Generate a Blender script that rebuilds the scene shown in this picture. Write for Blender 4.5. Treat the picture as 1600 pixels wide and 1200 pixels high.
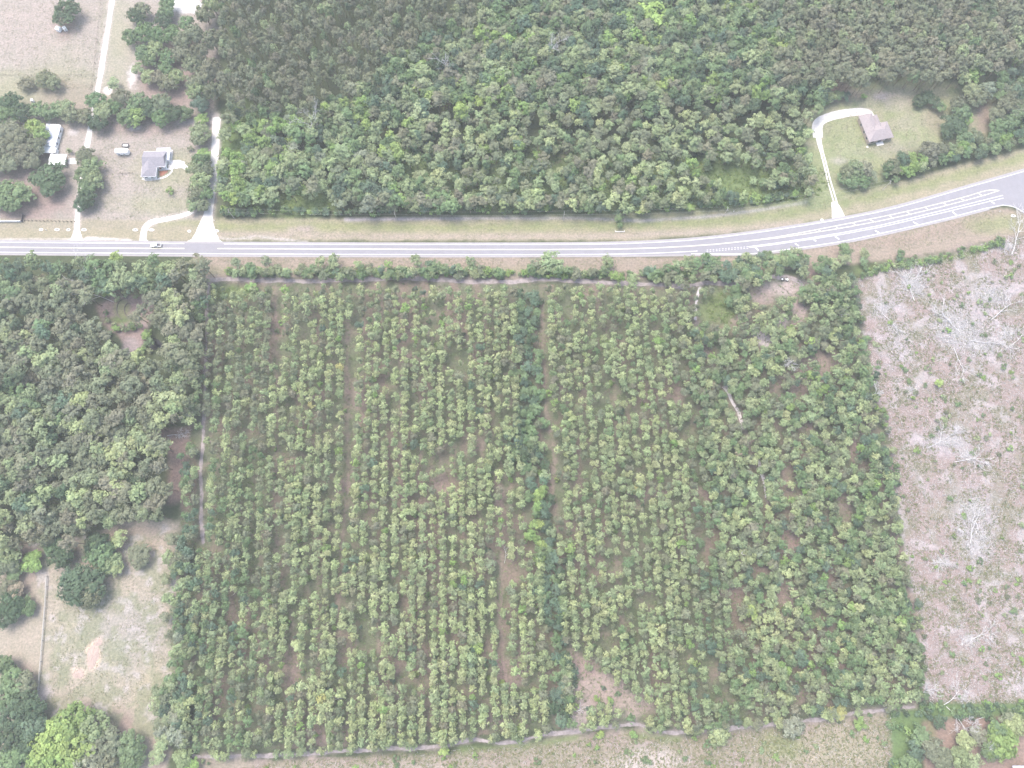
import bpy, math, random
import numpy as np
from mathutils import Vector, Matrix

# ------------------------------------------------------------------ reset
for o in list(bpy.data.objects):
    bpy.data.objects.remove(o, do_unlink=True)
SC = bpy.context.scene
COL = SC.collection

# ------------------------------------------------------------------ camera
H = 330.0            # flying height, metres
F = 1101.0           # focal length in photo pixels (photo is 1600 wide)
TILT = math.radians(15.0)
cam_d = bpy.data.cameras.new('camera')
cam_d.sensor_fit = 'HORIZONTAL'
cam_d.sensor_width = 36.0
cam_d.lens = 36.0 * F / 1600.0
cam_d.clip_start = 1.0
cam_d.clip_end = 9000.0
cam = bpy.data.objects.new('camera', cam_d)
COL.objects.link(cam)
cam.location = (0, 0, H)
cam.rotation_euler = (TILT, 0, 0)
SC.camera = cam
CT, ST = math.cos(TILT), math.sin(TILT)

# ------------------------------------------------------------------ light
SUN_EL, SUN_AZ = math.radians(66), math.radians(-40)   # azimuth from +Y (up in the photo) towards +X
w = bpy.data.worlds.new('World'); SC.world = w; w.use_nodes = True
nt = w.node_tree
bg = nt.nodes['Background']
sky = nt.nodes.new('ShaderNodeTexSky')
sky.sky_type = 'NISHITA'; sky.sun_disc = False
sky.sun_elevation = SUN_EL; sky.sun_rotation = SUN_AZ
sky.air_density = 1.6; sky.dust_density = 4.0; sky.ozone_density = 1.0
nt.links.new(sky.outputs[0], bg.inputs['Color'])
bg.inputs['Strength'].default_value = 0.14
sd = bpy.data.lights.new('sun', 'SUN'); sd.energy = 1.5; sd.angle = math.radians(34); sd.color = (1.0, 0.95, 0.88)
sun = bpy.data.objects.new('sun', sd); COL.objects.link(sun)
dv = Vector((math.sin(SUN_AZ) * math.cos(SUN_EL), math.cos(SUN_AZ) * math.cos(SUN_EL), math.sin(SUN_EL)))
sun.rotation_euler = dv.to_track_quat('Z', 'Y').to_euler()
sun.location = (0, 0, 600)
SC.view_settings.view_transform = 'Standard'
SC.view_settings.look = 'None'
SC.view_settings.exposure = 1.5
SC.view_settings.gamma = 1.0
SC.render.engine = 'CYCLES'
SC.cycles.max_bounces = 6
SC.cycles.diffuse_bounces = 3
SC.cycles.transmission_bounces = 3
SC.cycles.volume_bounces = 1

# ------------------------------------------------------------------ pixel <-> ground
def G(px, py, z=0.0):
    """photo pixel -> world point on the plane of height z"""
    u = (px - 800.0) / F; v = (600.0 - py) / F
    dy = ST + v * CT; dz = -CT + v * ST
    t = (H - z) / (-dz)
    return (u * t, dy * t)
def PIX(x, y, z):
    x = np.asarray(x, float); y = np.asarray(y, float); z = np.asarray(z, float) - H
    d = y * ST - z * CT
    v = (y * CT + z * ST) / d
    return 800 + F * x / d, 600 - F * v, d
def MPP(px, py):
    """metres per photo pixel across"""
    v = (600.0 - py) / F
    return (H / (CT - v * ST)) / F

rng = np.random.default_rng(7)
random.seed(7)

# ------------------------------------------------------------------ mesh helpers
def srgb(r, g, b):
    f = lambda c: (c / 255 / 12.92) if c <= 10 else ((c / 255 + 0.055) / 1.055) ** 2.4
    return (f(r), f(g), f(b))

def np_mesh(name, verts, quads, mats, mat_idx=None, tint=None, smooth=False):
    me = bpy.data.meshes.new(name)
    verts = np.ascontiguousarray(verts, dtype=np.float32); quads = np.ascontiguousarray(quads, dtype=np.int32)
    nv, nf = len(verts), len(quads); k = quads.shape[1]
    me.vertices.add(nv); me.vertices.foreach_set('co', verts.ravel())
    me.loops.add(nf * k); me.loops.foreach_set('vertex_index', quads.ravel())
    me.polygons.add(nf)
    me.polygons.foreach_set('loop_start', np.arange(0, nf * k, k, dtype=np.int32))
    me.polygons.foreach_set('loop_total', np.full(nf, k, dtype=np.int32))
    for m in mats: me.materials.append(m)
    if mat_idx is not None: me.polygons.foreach_set('material_index', np.ascontiguousarray(mat_idx, dtype=np.int32))
    if smooth: me.polygons.foreach_set('use_smooth', np.ones(nf, dtype=bool))
    if tint is not None:
        a = me.color_attributes.new('tint', 'FLOAT_COLOR', 'POINT')
        t4 = np.ones((nv, 4), dtype=np.float32); t4[:, :3] = tint
        a.data.foreach_set('color', t4.ravel())
    me.update(calc_edges=True)
    return me

def link(name, me, parent=None, loc=None, rz=None):
    o = bpy.data.objects.new(name, me); COL.objects.link(o)
    if parent is not None: o.parent = parent
    if loc is not None: o.location = loc
    if rz is not None: o.rotation_euler = (0, 0, rz)
    return o

def tag(o, label=None, cat=None, group=None, kind=None):
    if label: o['label'] = label
    if cat: o['category'] = cat
    if group: o['group'] = group
    if kind: o['kind'] = kind
    return o

class MB:
    """collects polygons into one mesh"""
    def __init__(s): s.v = []; s.f = []; s.m = []
    def poly(s, pts, m=0):
        b = len(s.v); s.v += [tuple(p) for p in pts]; s.f.append(tuple(range(b, b + len(pts)))); s.m.append(m)
    def box(s, x0, x1, y0, y1, z0, z1, m=0):
        b = len(s.v)
        s.v += [(x0,y0,z0),(x1,y0,z0),(x1,y1,z0),(x0,y1,z0),(x0,y0,z1),(x1,y0,z1),(x1,y1,z1),(x0,y1,z1)]
        for f in ((0,3,2,1),(4,5,6,7),(0,1,5,4),(1,2,6,5),(2,3,7,6),(3,0,4,7)):
            s.f.append(tuple(b + i for i in f)); s.m.append(m)
    def prism(s, outline, z0, z1, m=0):
        n = len(outline); b = len(s.v)
        s.v += [(x, y, z0) for x, y in outline] + [(x, y, z1) for x, y in outline]
        s.f.append(tuple(b + i for i in range(n))[::-1]); s.m.append(m)
        s.f.append(tuple(b + n + i for i in range(n))); s.m.append(m)
        for i in range(n):
            j = (i + 1) % n; s.f.append((b+i, b+j, b+n+j, b+n+i)); s.m.append(m)
    def rod(s, p, q, r0, r1, n=6, m=0):
        p = Vector(p); q = Vector(q); d = (q - p)
        if d.length < 1e-6: return
        d.normalize(); a = d.orthogonal().normalized(); c = d.cross(a); b = len(s.v)
        for (o, r) in ((p, r0), (q, r1)):
            for i in range(n):
                t = 2 * math.pi * i / n; s.v.append(tuple(o + a * (r * math.cos(t)) + c * (r * math.sin(t))))
        for i in range(n):
            j = (i + 1) % n; s.f.append((b+i, b+j, b+n+j, b+n+i)); s.m.append(m)
        s.f.append(tuple(b + i for i in range(n))[::-1]); s.m.append(m)
        s.f.append(tuple(b + n + i for i in range(n))); s.m.append(m)
    def build(s, name, mats, parent=None, loc=None, rz=None, bevel=0):
        me = bpy.data.meshes.new(name); me.from_pydata(s.v, [], s.f)
        if not isinstance(mats, (list, tuple)): mats = [mats]
        for m in mats: me.materials.append(m)
        me.polygons.foreach_set('material_index', s.m); me.update()
        o = link(name, me, parent, loc, rz)
        if bevel:
            bv = o.modifiers.new('bevel', 'BEVEL'); bv.width = bevel; bv.segments = 2; bv.limit_method = 'ANGLE'
        return o

def empty(name, loc, rz=0):
    o = bpy.data.objects.new(name, None); COL.objects.link(o); o.location = loc; o.rotation_euler = (0, 0, rz)
    o.empty_display_size = 0.5
    return o

# ------------------------------------------------------------------ numpy noise
def vnoise(x, y, scale, seed):
    r = np.random.default_rng(seed).random((257, 257))
    r[256] = r[0]; r[:, 256] = r[:, 0]
    X = (x / scale) % 256.0; Y = (y / scale) % 256.0
    i = np.floor(X).astype(int); j = np.floor(Y).astype(int)
    i = np.clip(i, 0, 255); j = np.clip(j, 0, 255)
    a = X - i; b = Y - j; a = a * a * (3 - 2 * a); b = b * b * (3 - 2 * b)
    return (r[i, j] * (1 - a) * (1 - b) + r[i + 1, j] * a * (1 - b) + r[i, j + 1] * (1 - a) * b + r[i + 1, j + 1] * a * b)
def fbm(x, y, scale, seed, n=3):
    t = 0; amp = 1; s = 0
    for k in range(n):
        t = t + amp * vnoise(x + 31.7 * k, y - 17.3 * k, scale / 2 ** k, seed + k); s += amp; amp *= 0.55
    return t / s
def inpoly(px, py, poly):
    c = np.zeros(np.shape(px), bool); n = len(poly)
    for i in range(n):
        x0, y0 = poly[i]; x1, y1 = poly[(i + 1) % n]
        if y0 == y1: continue
        c ^= ((y0 > py) != (y1 > py)) & (px < (x1 - x0) * (py - y0) / (y1 - y0) + x0)
    return c
def dseg(px, py, a, b):
    ax, ay = a; bx, by = b; dx, dy = bx - ax, by - ay; L = dx * dx + dy * dy + 1e-9
    t = np.clip(((px - ax) * dx + (py - ay) * dy) / L, 0, 1)
    return np.hypot(px - ax - t * dx, py - ay - t * dy)
def sdpoly(px, py, poly):
    d = np.full(np.shape(px), 1e9)
    for i in range(len(poly)): d = np.minimum(d, dseg(px, py, poly[i], poly[(i + 1) % len(poly)]))
    return np.where(inpoly(px, py, poly), -d, d)
def dline(px, py, line):
    d = np.full(np.shape(px), 1e9)
    for i in range(len(line) - 1): d = np.minimum(d, dseg(px, py, line[i], line[i + 1]))
    return d

# ------------------------------------------------------------------ materials
def pmat(name, color, rough=0.8, spec=0.3, metal=0.0, noise=None, bump=0.0, nscale=1.0):
    m = bpy.data.materials.new(name); m.use_nodes = True; t = m.node_tree; b = t.nodes['Principled BSDF']
    b.inputs['Base Color'].default_value = (*color, 1); b.inputs['Roughness'].default_value = rough
    b.inputs['Specular IOR Level'].default_value = spec; b.inputs['Metallic'].default_value = metal
    if noise:
        tc = t.nodes.new('ShaderNodeTexCoord'); n = t.nodes.new('ShaderNodeTexNoise')
        n.inputs['Scale'].default_value = nscale; n.inputs['Detail'].default_value = 6; n.inputs['Roughness'].default_value = 0.65
        t.links.new(tc.outputs['Object'], n.inputs['Vector'])
        r = t.nodes.new('ShaderNodeValToRGB'); r.color_ramp.elements[0].position = 0.3; r.color_ramp.elements[1].position = 0.7
        r.color_ramp.elements[0].color = (*[c * (1 - noise) for c in color], 1)
        r.color_ramp.elements[1].color = (*[min(1, c * (1 + noise)) for c in color], 1)
        t.links.new(n.outputs['Fac'], r.inputs['Fac']); t.links.new(r.outputs['Color'], b.inputs['Base Color'])
        if bump:
            bp = t.nodes.new('ShaderNodeBump'); bp.inputs['Distance'].default_value = bump
            t.links.new(n.outputs['Fac'], bp.inputs['Height']); t.links.new(bp.outputs['Normal'], b.inputs['Normal'])
    return m

def foliage_mat(name, transl=0.25):
    m = bpy.data.materials.new(name); m.use_nodes = True; t = m.node_tree; t.nodes.clear()
    out = t.nodes.new('ShaderNodeOutputMaterial'); at = t.nodes.new('ShaderNodeAttribute'); at.attribute_name = 'tint'
    oi = t.nodes.new('ShaderNodeObjectInfo'); mul = t.nodes.new('ShaderNodeMix'); mul.data_type = 'RGBA'; mul.blend_type = 'MULTIPLY'
    mul.inputs[0].default_value = 1.0
    t.links.new(at.outputs['Color'], mul.inputs[6]); t.links.new(oi.outputs['Color'], mul.inputs[7])
    d = t.nodes.new('ShaderNodeBsdfDiffuse'); tr = t.nodes.new('ShaderNodeBsdfTranslucent'); mx = t.nodes.new('ShaderNodeMixShader')
    mx.inputs[0].default_value = transl
    t.links.new(mul.outputs[2], d.inputs['Color']); t.links.new(mul.outputs[2], tr.inputs['Color'])
    t.links.new(d.outputs[0], mx.inputs[1]); t.links.new(tr.outputs[0], mx.inputs[2]); t.links.new(mx.outputs[0], out.inputs['Surface'])
    return m

M_LEAF = foliage_mat('foliage')
M_GRASS = foliage_mat('undergrowth_leaves', 0.2)
M_BARK = pmat('bark', (0.17, 0.13, 0.105), 0.9, 0.1, noise=0.3, nscale=3)
M_DEAD = pmat('bleached_wood', (0.50, 0.48, 0.49), 0.85, 0.1, noise=0.25, nscale=2)
M_ASPH = pmat('asphalt', (0.215, 0.208, 0.232), 0.85, 0.2, noise=0.07, nscale=0.35)
M_SHOULDER = pmat('shoulder_asphalt', (0.27, 0.255, 0.265), 0.85, 0.2, noise=0.1, nscale=0.5)
M_PAINT = pmat('road_paint_white', (0.62, 0.61, 0.62), 0.6, 0.3, noise=0.2, nscale=1.5)
M_PAINTY = pmat('road_paint_yellow', (0.60, 0.56, 0.44), 0.6, 0.3, noise=0.2, nscale=1.5)
M_LIME = pmat('limerock', (0.55, 0.52, 0.51), 0.9, 0.1, noise=0.2, nscale=0.4)
M_SAND = pmat('track_sand', (0.255, 0.222, 0.222), 0.95, 0.1, noise=0.35, nscale=0.5)
M_CONC = pmat('concrete', (0.6, 0.57, 0.55), 0.85, 0.2, noise=0.1, nscale=1.5)
M_WHITE = pmat('white_paint', (0.78, 0.78, 0.80), 0.5, 0.4, noise=0.05, nscale=0.8)
M_METALROOF = pmat('metal_roof_white', (0.8, 0.8, 0.8), 0.4, 0.5, noise=0.04, nscale=0.8)
M_BLUEROOF = pmat('pale_blue_grey_roof', (0.37, 0.39, 0.47), 0.55, 0.4, noise=0.07, nscale=0.8)
M_SHINGLE = pmat('grey_shingles', (0.225, 0.212, 0.238), 0.9, 0.2, noise=0.16, nscale=1.2)
M_SHINGLE2 = pmat('mauve_shingles', (0.27, 0.235, 0.245), 0.9, 0.2, noise=0.14, nscale=1.2)
M_TANWALL = pmat('tan_stucco', (0.42, 0.34, 0.29), 0.85, 0.2, noise=0.06)
M_GLASS = pmat('window_glass', (0.06, 0.07, 0.09), 0.15, 0.6)
M_BLACK = pmat('black_rubber_and_shade', (0.02, 0.02, 0.022), 0.6, 0.4)
M_DARKMETAL = pmat('dark_metal', (0.06, 0.055, 0.07), 0.5, 0.4)
M_POST = pmat('weathered_post', (0.14, 0.12, 0.11), 0.9, 0.1, noise=0.2, nscale=4)
M_POLE = pmat('grey_pole_wood', (0.38, 0.36, 0.34), 0.85, 0.1, noise=0.2, nscale=3)
M_WATER = pmat('dark_pond_water', (0.006, 0.006, 0.012), 0.35, 0.08)
M_MULCH = pmat('red_mulch', (0.24, 0.11, 0.08), 0.95, 0.1, noise=0.25, nscale=3)
M_MOUND = pmat('orange_sand', (0.33, 0.255, 0.225), 0.95, 0.05, noise=0.12, nscale=1.2)
M_LEAFSHRUB = M_LEAF

# ------------------------------------------------------------------ key lines of the place (photo pixels)
TRACK_TOP = [(326,437),(350,436),(380,437),(450,439),(510,439),(560,437),(620,435),(650,434),(690,438),(740,440),(800,441),(830,436),(880,437),(930,441),(980,443),(1040,445),(1070,448),(1100,442),(1135,443),(1165,445)]
TRACK_TOP2 = [(1150,434),(1180,432),(1215,432),(1245,436),(1255,448)]
TRACK_LEFT = [(326,437),(324,480),(323,520),(322,560),(320,620),(318,680),(314,720),(314,770),(315,810),(317,850)]
EPATH = [(1095,448),(1090,462),(1087,480),(1086,500),(1092,525),(1104,552),(1118,580),(1131,603),(1137,612),(1143,627),(1153,640),(1157,655),(1163,670),(1174,695),(1185,720),(1192,745),(1197,778),(1204,800)]
TRACK_BOT = [(300,1182),(380,1182),(440,1180),(520,1175),(600,1170),(690,1168),(720,1158),(745,1155),(775,1162),(810,1158),(850,1148),(900,1143),(950,1136),(985,1130),(1010,1136),(1030,1144),(1060,1144),(1110,1143),(1180,1134),(1230,1130),(1300,1122),(1345,1112),(1430,1104)]
PLANT = [(326,441),(600,440),(830,443),(960,447),(1140,446),(1150,440),(1265,428),(1330,440),(1350,540),(1362,600),(1385,680),(1398,740),(1402,800),(1415,880),(1430,960),(1442,1060),(1438,1098),(1345,1108),(1200,1128),(1060,1138),(985,1124),(860,1140),(740,1150),(600,1164),(300,1176),(268,1150),(245,1090),(270,1060),(265,960),(270,880),(282,800),(284,700),(308,640)]
HWY_TOP = [(-140,376),(0,376.3),(180,377.5),(300,379),(480,380),(700,380.6),(900,380.3),(1000,378),(1100,372),(1225,355.5),(1350,334.3),(1420,317),(1490,296.5),(1600,265),(1720,228)]
HWY_BOT = [(-140,397),(0,397.6),(180,398.8),(300,400),(480,400.8),(700,401.2),(900,400.8),(1000,400),(1060,399.2),(1100,399),(1170,399),(1200,396.5),(1300,383),(1350,374),(1467,347.5),(1561,323),(1600,312),(1720,275)]

# ------------------------------------------------------------------ ground sheet
def graded(lo, hi, step, far):
    a = list(np.arange(lo, hi + 1e-6, step)); s = step * 3; x = a[-1]; up = []
    while x < far: x += s; s *= 1.6; up.append(x)
    s = step * 3; x = a[0]; dn = []
    while x > -far: x -= s; s *= 1.6; dn.append(x)
    return np.array(dn[::-1] + a + up)
gx = graded(-335, 335, 0.8, 2600); gy = graded(-112, 350, 0.8, 2600)
X, Y = np.meshgrid(gx, gy, indexing='ij'); X = X.ravel(); Y = Y.ravel()
ppx, ppy, dd = PIX(X, Y, 0 * X)
bad = dd < 20; ppx[bad] = -9999; ppy[bad] = -9999
C_FOREST = (0.062, 0.075, 0.043); C_FIELD = (0.245, 0.215, 0.195); C_PINK = (0.20, 0.148, 0.138); C_VERGE = (0.235, 0.21, 0.155)
C_VG = (0.185, 0.195, 0.105); C_VS = (0.225, 0.185, 0.155); C_UNDER = (0.110, 0.118, 0.080); C_CLEAR = (0.212, 0.168, 0.160)
C_SAND = (0.36, 0.32, 0.31); C_BR = (0.20, 0.145, 0.125)
cov = np.zeros((len(X), 3)); cov[:] = C_FOREST
nA = fbm(X, Y, 14, 11); nB = fbm(X, Y, 5, 21); nC = fbm(X, Y, 2.2, 31, 2); nD = fbm(X, Y, 40, 41)
def paint(d, col, feather=3.0, wob=4.0, op=1.0):
    global cov
    dd_ = d + (nB - 0.5) * 2 * wob + (nC - 0.5) * wob
    a = np.clip(0.5 - dd_ / (2 * feather), 0, 1) * op
    a = a[:, None]; cov = cov * (1 - a) + np.array(col) * a
def P(poly, col, feather=3, wob=4, op=1.0): paint(sdpoly(ppx, ppy, poly), col, feather, wob, op)
def L(line, hw, col, feather=2, wob=1.5, op=1.0): paint(dline(ppx, ppy, line) - hw, col, feather, wob, op)
def E(cx, cy, rx, ry, col, feather=3, wob=4, op=1.0):
    q = np.hypot((ppx - cx) / rx, (ppy - cy) / ry); paint((q - 1) * min(rx, ry), col, feather, wob, op)
# upper left fields
P([(-300,-300),(345,-300),(338,150),(334,378),(-300,378)], C_FIELD, 5, 3)
E(60,140,110,30,(0.21,0.205,0.14),14,8,0.8); E(60,40,70,45,(0.255,0.215,0.20),20,10,0.6)
E(270,120,60,50,C_PINK,10,9,0.75); E(110,150,50,25,C_PINK,8,6,0.7); E(60,315,55,28,C_PINK,10,8,0.5); E(40,290,60,60,C_PINK,12,8,0.6)
E(215,195,90,18,(0.23,0.18,0.17),8,6,0.7); E(265,265,55,28,(0.215,0.21,0.14),10,8,0.7); E(250,320,60,16,(0.215,0.21,0.145),10,7,0.7)
E(100,130,55,60,(0.21,0.20,0.15),20,10,0.45); E(185,60,22,70,(0.22,0.215,0.15),12,8,0.6)
E(288,10,22,13,(0.5,0.48,0.49),3,7); E(208,118,8,16,(0.42,0.38,0.38),3,6); E(168,141,6,5,(0.5,0.45,0.45),2,3); E(213,201,9,4,(0.4,0.36,0.36),2,4,.8); E(290,190,32,4,(0.36,0.31,0.3),2,5,.8)
E(115,207,9,5,(0.4,0.36,0.36),2,4,.8); E(101,38,16,20,C_PINK,8,5,.8)  # last pink ellipse paints in the soft shadow of the lone tree
# verges
P([(-300,344),(330,344),(345,342),(560,341),(960,335),(1130,326),(1262,312),(1262,190),(1285,190),(1320,305),(1420,280),(1500,258),(1600,232),(1760,180),(1760,260),(1350,333),(1200,357),(1000,376),(-300,377)], C_VERGE, 3, 2)
L([(345,354),(560,354),(700,356),(960,353),(1150,345),(1250,330),(1400,300),(1600,246)], 6, C_VG, 5, 4, 0.9)
L([(0,352),(300,352)], 6, (0.225,0.20,0.16), 4, 3, .7); L([(250,348),(320,348)],5,C_VG,5,4,.6)
L([(345,366),(600,370),(960,369),(1150,360),(1250,347)], 4, (0.26,0.22,0.19), 3, 3, .8)
L([(1290,300),(1300,325),(1270,320)],12,(0.22,0.20,0.14),5,5,.6)
L([(540,343),(640,342),(760,341),(900,341),(955,343),(1000,345),(1100,339),(1150,333),(1200,326),(1258,316)], 2.2, (0.30,0.27,0.29), 2, 1.5)
E(470,358,20,5,(0.27,0.22,0.21),3,3,.8); E(1272,317,9,5,(0.36,0.33,0.34),3,3)
L([(-100,374),(60,374),(200,374)],1.2,(0.42,0.38,0.38),1.5,1,.8); L([(135,372),(170,373),(205,376)],1.2,(0.5,0.46,0.46),1,.8)
L([(335,370),(360,374),(400,369),(430,373),(480,378)],1.2,(0.36,0.33,0.33),1.8,1.5,.8); L([(370,373),(410,374)],1.0,(0.3,0.28,0.25),1,1)
P([(300,400),(1050,401),(1200,398),(1350,374),(1467,347),(1561,323),(1590,330),(1700,350),(1700,360),(1570,372),(1480,392),(1420,402),(1330,412),(1060,436),(320,437)], C_VS, 3, 2.5)
L([(330,425),(480,426),(620,424),(900,424)],5,(0.20,0.185,0.125),5,4,.8); L([(1300,390),(1420,375),(1560,335)],5,(0.21,0.165,0.14),5,4,.7); E(1560,350,40,14,C_VG,8,6,.8)
# right-hand yard and drive strip
P([(1262,330),(1255,180),(1290,150),(1340,132),(1420,120),(1500,128),(1560,150),(1570,200),(1500,225),(1420,235),(1380,280),(1320,312)], (0.20,0.21,0.125), 5, 5)
inY = inpoly(ppx, ppy, [(1262,330),(1255,180),(1290,150),(1340,132),(1420,120),(1560,150),(1570,200),(1420,235),(1380,280),(1320,312)])
m = np.clip((fbm(X, Y, 6, 391, 4) - 0.48) * 6, 0, 1) * inY; cov = cov * (1 - .6 * m[:, None]) + np.array((0.235, 0.215, 0.16)) * .6 * m[:, None]
m = np.clip((fbm(X, Y, 5, 395, 4) - 0.56) * 6, 0, 1) * inY; cov = cov * (1 - .6 * m[:, None]) + np.array((0.15, 0.18, 0.09)) * .6 * m[:, None]
E(1390,155,40,16,(0.26,0.23,0.20),8,8,.7); E(1375,150,12,6,(0.33,0.28,0.28),4,5,.7); E(1460,185,18,22,C_VS,8,6,.6); E(1535,175,14,30,C_PINK,7,6,.8); E(1330,250,30,20,(0.205,0.22,0.14),12,8,.5)
E(1310,145,26,14,C_PINK,6,6,.8); E(1395,232,40,10,(0.22,0.20,0.165),8,6,.7); E(1310,252,12,5,(0.3,0.27,0.26),3,4,.7); E(1415,193,18,10,(0.245,0.22,0.18),6,6,.6)
# forest glades
E(1150,270,80,30,(0.16,0.20,0.085),16,12,.9); E(1200,300,50,18,(0.17,0.205,0.085),10,8,.9); E(880,240,30,14,(0.155,0.155,0.085),9,8,.7); L([(830,264),(870,256),(890,235)],2,C_PINK,3,3,.8)
E(460,318,60,18,(0.17,0.22,0.085),8,8,.9); E(380,215,30,60,(0.13,0.18,0.07),12,9,.8); E(650,255,50,16,(0.10,0.14,0.06),9,8,.8)
E(700,160,60,14,(0.10,0.10,0.065),9,8,.7); E(960,290,320,45,(0.105,0.145,0.065),25,12,.8)
# plantation floor
P(PLANT, C_UNDER, 4, 3)
inP = inpoly(ppx, ppy, PLANT)
m = np.clip((fbm(X, Y, 3.5, 471, 3) - 0.5) * 7, 0, 1) * inP; cov = cov * (1 - .7 * m[:, None]) + np.array((0.085, 0.105, 0.058)) * .7 * m[:, None]
m = np.clip((fbm(X, Y, 3.0, 475, 3) - 0.55) * 8, 0, 1) * inP; cov = cov * (1 - .6 * m[:, None]) + np.array((0.155, 0.125, 0.105)) * .6 * m[:, None]
pk = fbm(X * 1.0, Y * 0.35, 6, 77); pk2 = nD
m = np.clip((pk - 0.54) * 6 + (pk2 - 0.5) * 2.5, 0, 1) * inP
cov = cov * (1 - m[:, None] * 0.8) + np.array((0.17, 0.130, 0.112)) * m[:, None] * 0.8
for pts, hw in [([(430,445),(432,560),(432,700),(427,800),(440,900),(455,960),(458,1080),(462,1170)],2.2), ([(402,900),(418,1000),(417,1130)],2), ([(497,900),(497,1060)],1.8),
                ([(543,500),(542,640),(545,740),(530,900),(530,1040)],2.4), ([(625,500),(627,640),(625,900),(592,960),(592,1060)],1.6), ([(572,640),(572,780)],2), ([(657,700),(657,980),(660,1100)],2),
                ([(620,1000),(620,1150)],3.2), ([(688,640),(687,900),(700,1060),(700,1100)],1.8), ([(782,760),(785,860),(783,960),(790,1080)],3.8), ([(808,740),(795,765),(775,790)],4),
                ([(845,470),(850,560),(853,640),(862,680),(867,720),(862,760),(870,810),(878,870)],3.0), ([(720,760),(722,900),(725,1100)],1.8), ([(925,440),(960,560),(965,820),(970,900)],1.8),
                ([(757,470),(760,640),(752,720),(755,760)],2.4), ([(868,480),(872,505),(880,500)],2.2), ([(1040,770),(1080,720)],3), ([(960,860),(975,1010)],2), ([(893,900),(915,960)],2.5)]:
    L(pts, hw*.8, (0.220,0.165,0.150), 2.6, 4.5, 0.65)
for (cx, cy, rx, ry) in [(1255,600,50,22),(1222,738,12,22),(1234,765,10,14),(1320,790,10,26),(1230,930,20,26),(1300,920,10,40),(1190,890,16,12),(1145,925,18,10),(880,860,10,30),(1290,560,22,30),(1235,845,16,22),
                         (1120,1050,12,14),(1255,1090,12,12),(1325,1040,12,10),(1265,660,16,16),(1335,700,10,26),(1100,770,30,12),(1065,620,10,12),(800,1050,22,26),(815,1030,14,30),(740,690,12,16),
                         (690,760,12,10),(760,880,14,16),(540,760,16,14),(560,620,12,18),(500,620,14,10),(1020,770,24,12),(640,560,10,12),(600,1110,22,12),(780,1120,20,14),(500,1150,18,14),(450,1075,10,24)]:
    E(cx, cy, rx, ry, (0.205,0.152,0.142), 6, 9, .7)
E(930,1080,44,34,(0.25,0.20,0.185),8,20); E(906,1125,18,16,(0.25,0.205,0.19),5,12); E(900,1030,14,20,(0.24,0.18,0.17),5,9,.8); E(915,1045,22,16,(0.27,0.20,0.19),5,6); E(990,1100,46,18,(0.24,0.195,0.175),8,18); E(905,1110,20,16,(0.30,0.25,0.24),5,6,.8)
E(1125,482,34,26,(0.115,0.14,0.065),6,8); E(1225,450,36,12,(0.28,0.235,0.225),5,4); E(1250,475,12,26,(0.27,0.22,0.21),4,5); E(1190,462,20,14,(0.25,0.20,0.19),5,6,.8); E(1190,530,16,12,(0.40,0.35,0.36),3,7); E(1222,505,10,10,(0.33,0.27,0.27),4,6)
E(1275,430,14,14,C_PINK,4,4); E(1155,500,12,8,(0.24,0.19,0.18),4,5); L([(1247,470),(1235,520),(1200,560)],3,(0.24,0.18,0.17),3,4,.7)
E(360,458,40,12,(0.115,0.145,0.065),5,6)
# left wood clearings
P([(150,478),(175,462),(225,460),(240,475),(238,500),(228,515),(222,545),(200,545),(180,520),(160,505)], (0.20,0.152,0.145), 3, 3)
E(190,482,13,15,(0.165,0.165,0.10),3,2); E(192,500,26,5,(0.11,0.14,0.06),3,3); E(205,540,14,14,(0.25,0.205,0.21),4,5,.9); E(218,508,9,6,(0.27,0.21,0.215),3,3,.9)
P([(225,668),(300,668),(292,690),(290,780),(262,790),(262,700),(232,690)], (0.21,0.152,0.135), 4, 4); E(293,515,8,22,C_PINK,4,4,.8)
# lower left fields
P([(-300,862),(20,855),(50,850),(80,862),(120,850),(150,830),(190,816),(240,812),(280,815),(275,900),(270,1000),(268,1080),(262,1210),(-300,1300)], (0.255,0.222,0.185), 4, 4)
E(150,1000,75,70,(0.215,0.205,0.155),18,12,.8); E(200,985,60,40,(0.25,0.225,0.22),14,12,.6); E(225,1010,40,60,(0.225,0.205,0.185),16,12,.6); E(215,840,50,22,(0.27,0.215,0.18),8,6,.7)
E(240,1090,30,60,(0.26,0.23,0.165),12,8,.7); E(100,1110,50,20,C_PINK,9,7,.7); E(190,1130,24,20,C_PINK,7,6,.7); E(35,900,26,40,C_PINK,10,8,.5); E(35,870,25,18,C_PINK,6,5,.8); E(115,860,10,18,C_PINK,4,4,.8); E(20,1060,30,26,C_PINK,8,6,.6); E(275,1062,10,8,C_PINK,4,3,.8); E(250,1170,12,40,(0.25,0.2,0.17),6,5,.8)
E(70,1085,12,18,(0.31,0.28,0.29),5,5,.8); E(198,1010,22,8,(0.33,0.30,0.30),5,7,.7)
inF = inpoly(ppx, ppy, [(50,850),(280,815),(275,1060),(262,1150),(40,1150),(70,1000)])
m = np.clip((fbm(X, Y, 5, 191, 4) - 0.48) * 8, 0, 1) * inF; cov = cov * (1 - .7 * m[:, None]) + np.array((0.165, 0.172, 0.115)) * .7 * m[:, None]
m = np.clip((fbm(X, Y, 4, 195, 3) - 0.58) * 8, 0, 1) * inF; cov = cov * (1 - .6 * m[:, None]) + np.array((0.31, 0.28, 0.28)) * .6 * m[:, None]
E(145,1025,11,20,(0.45,0.34,0.27),3,3); E(123,1052,11,9,(0.40,0.32,0.27),4,4); E(153,1003,9,7,(0.40,0.32,0.28),3,3)
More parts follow.
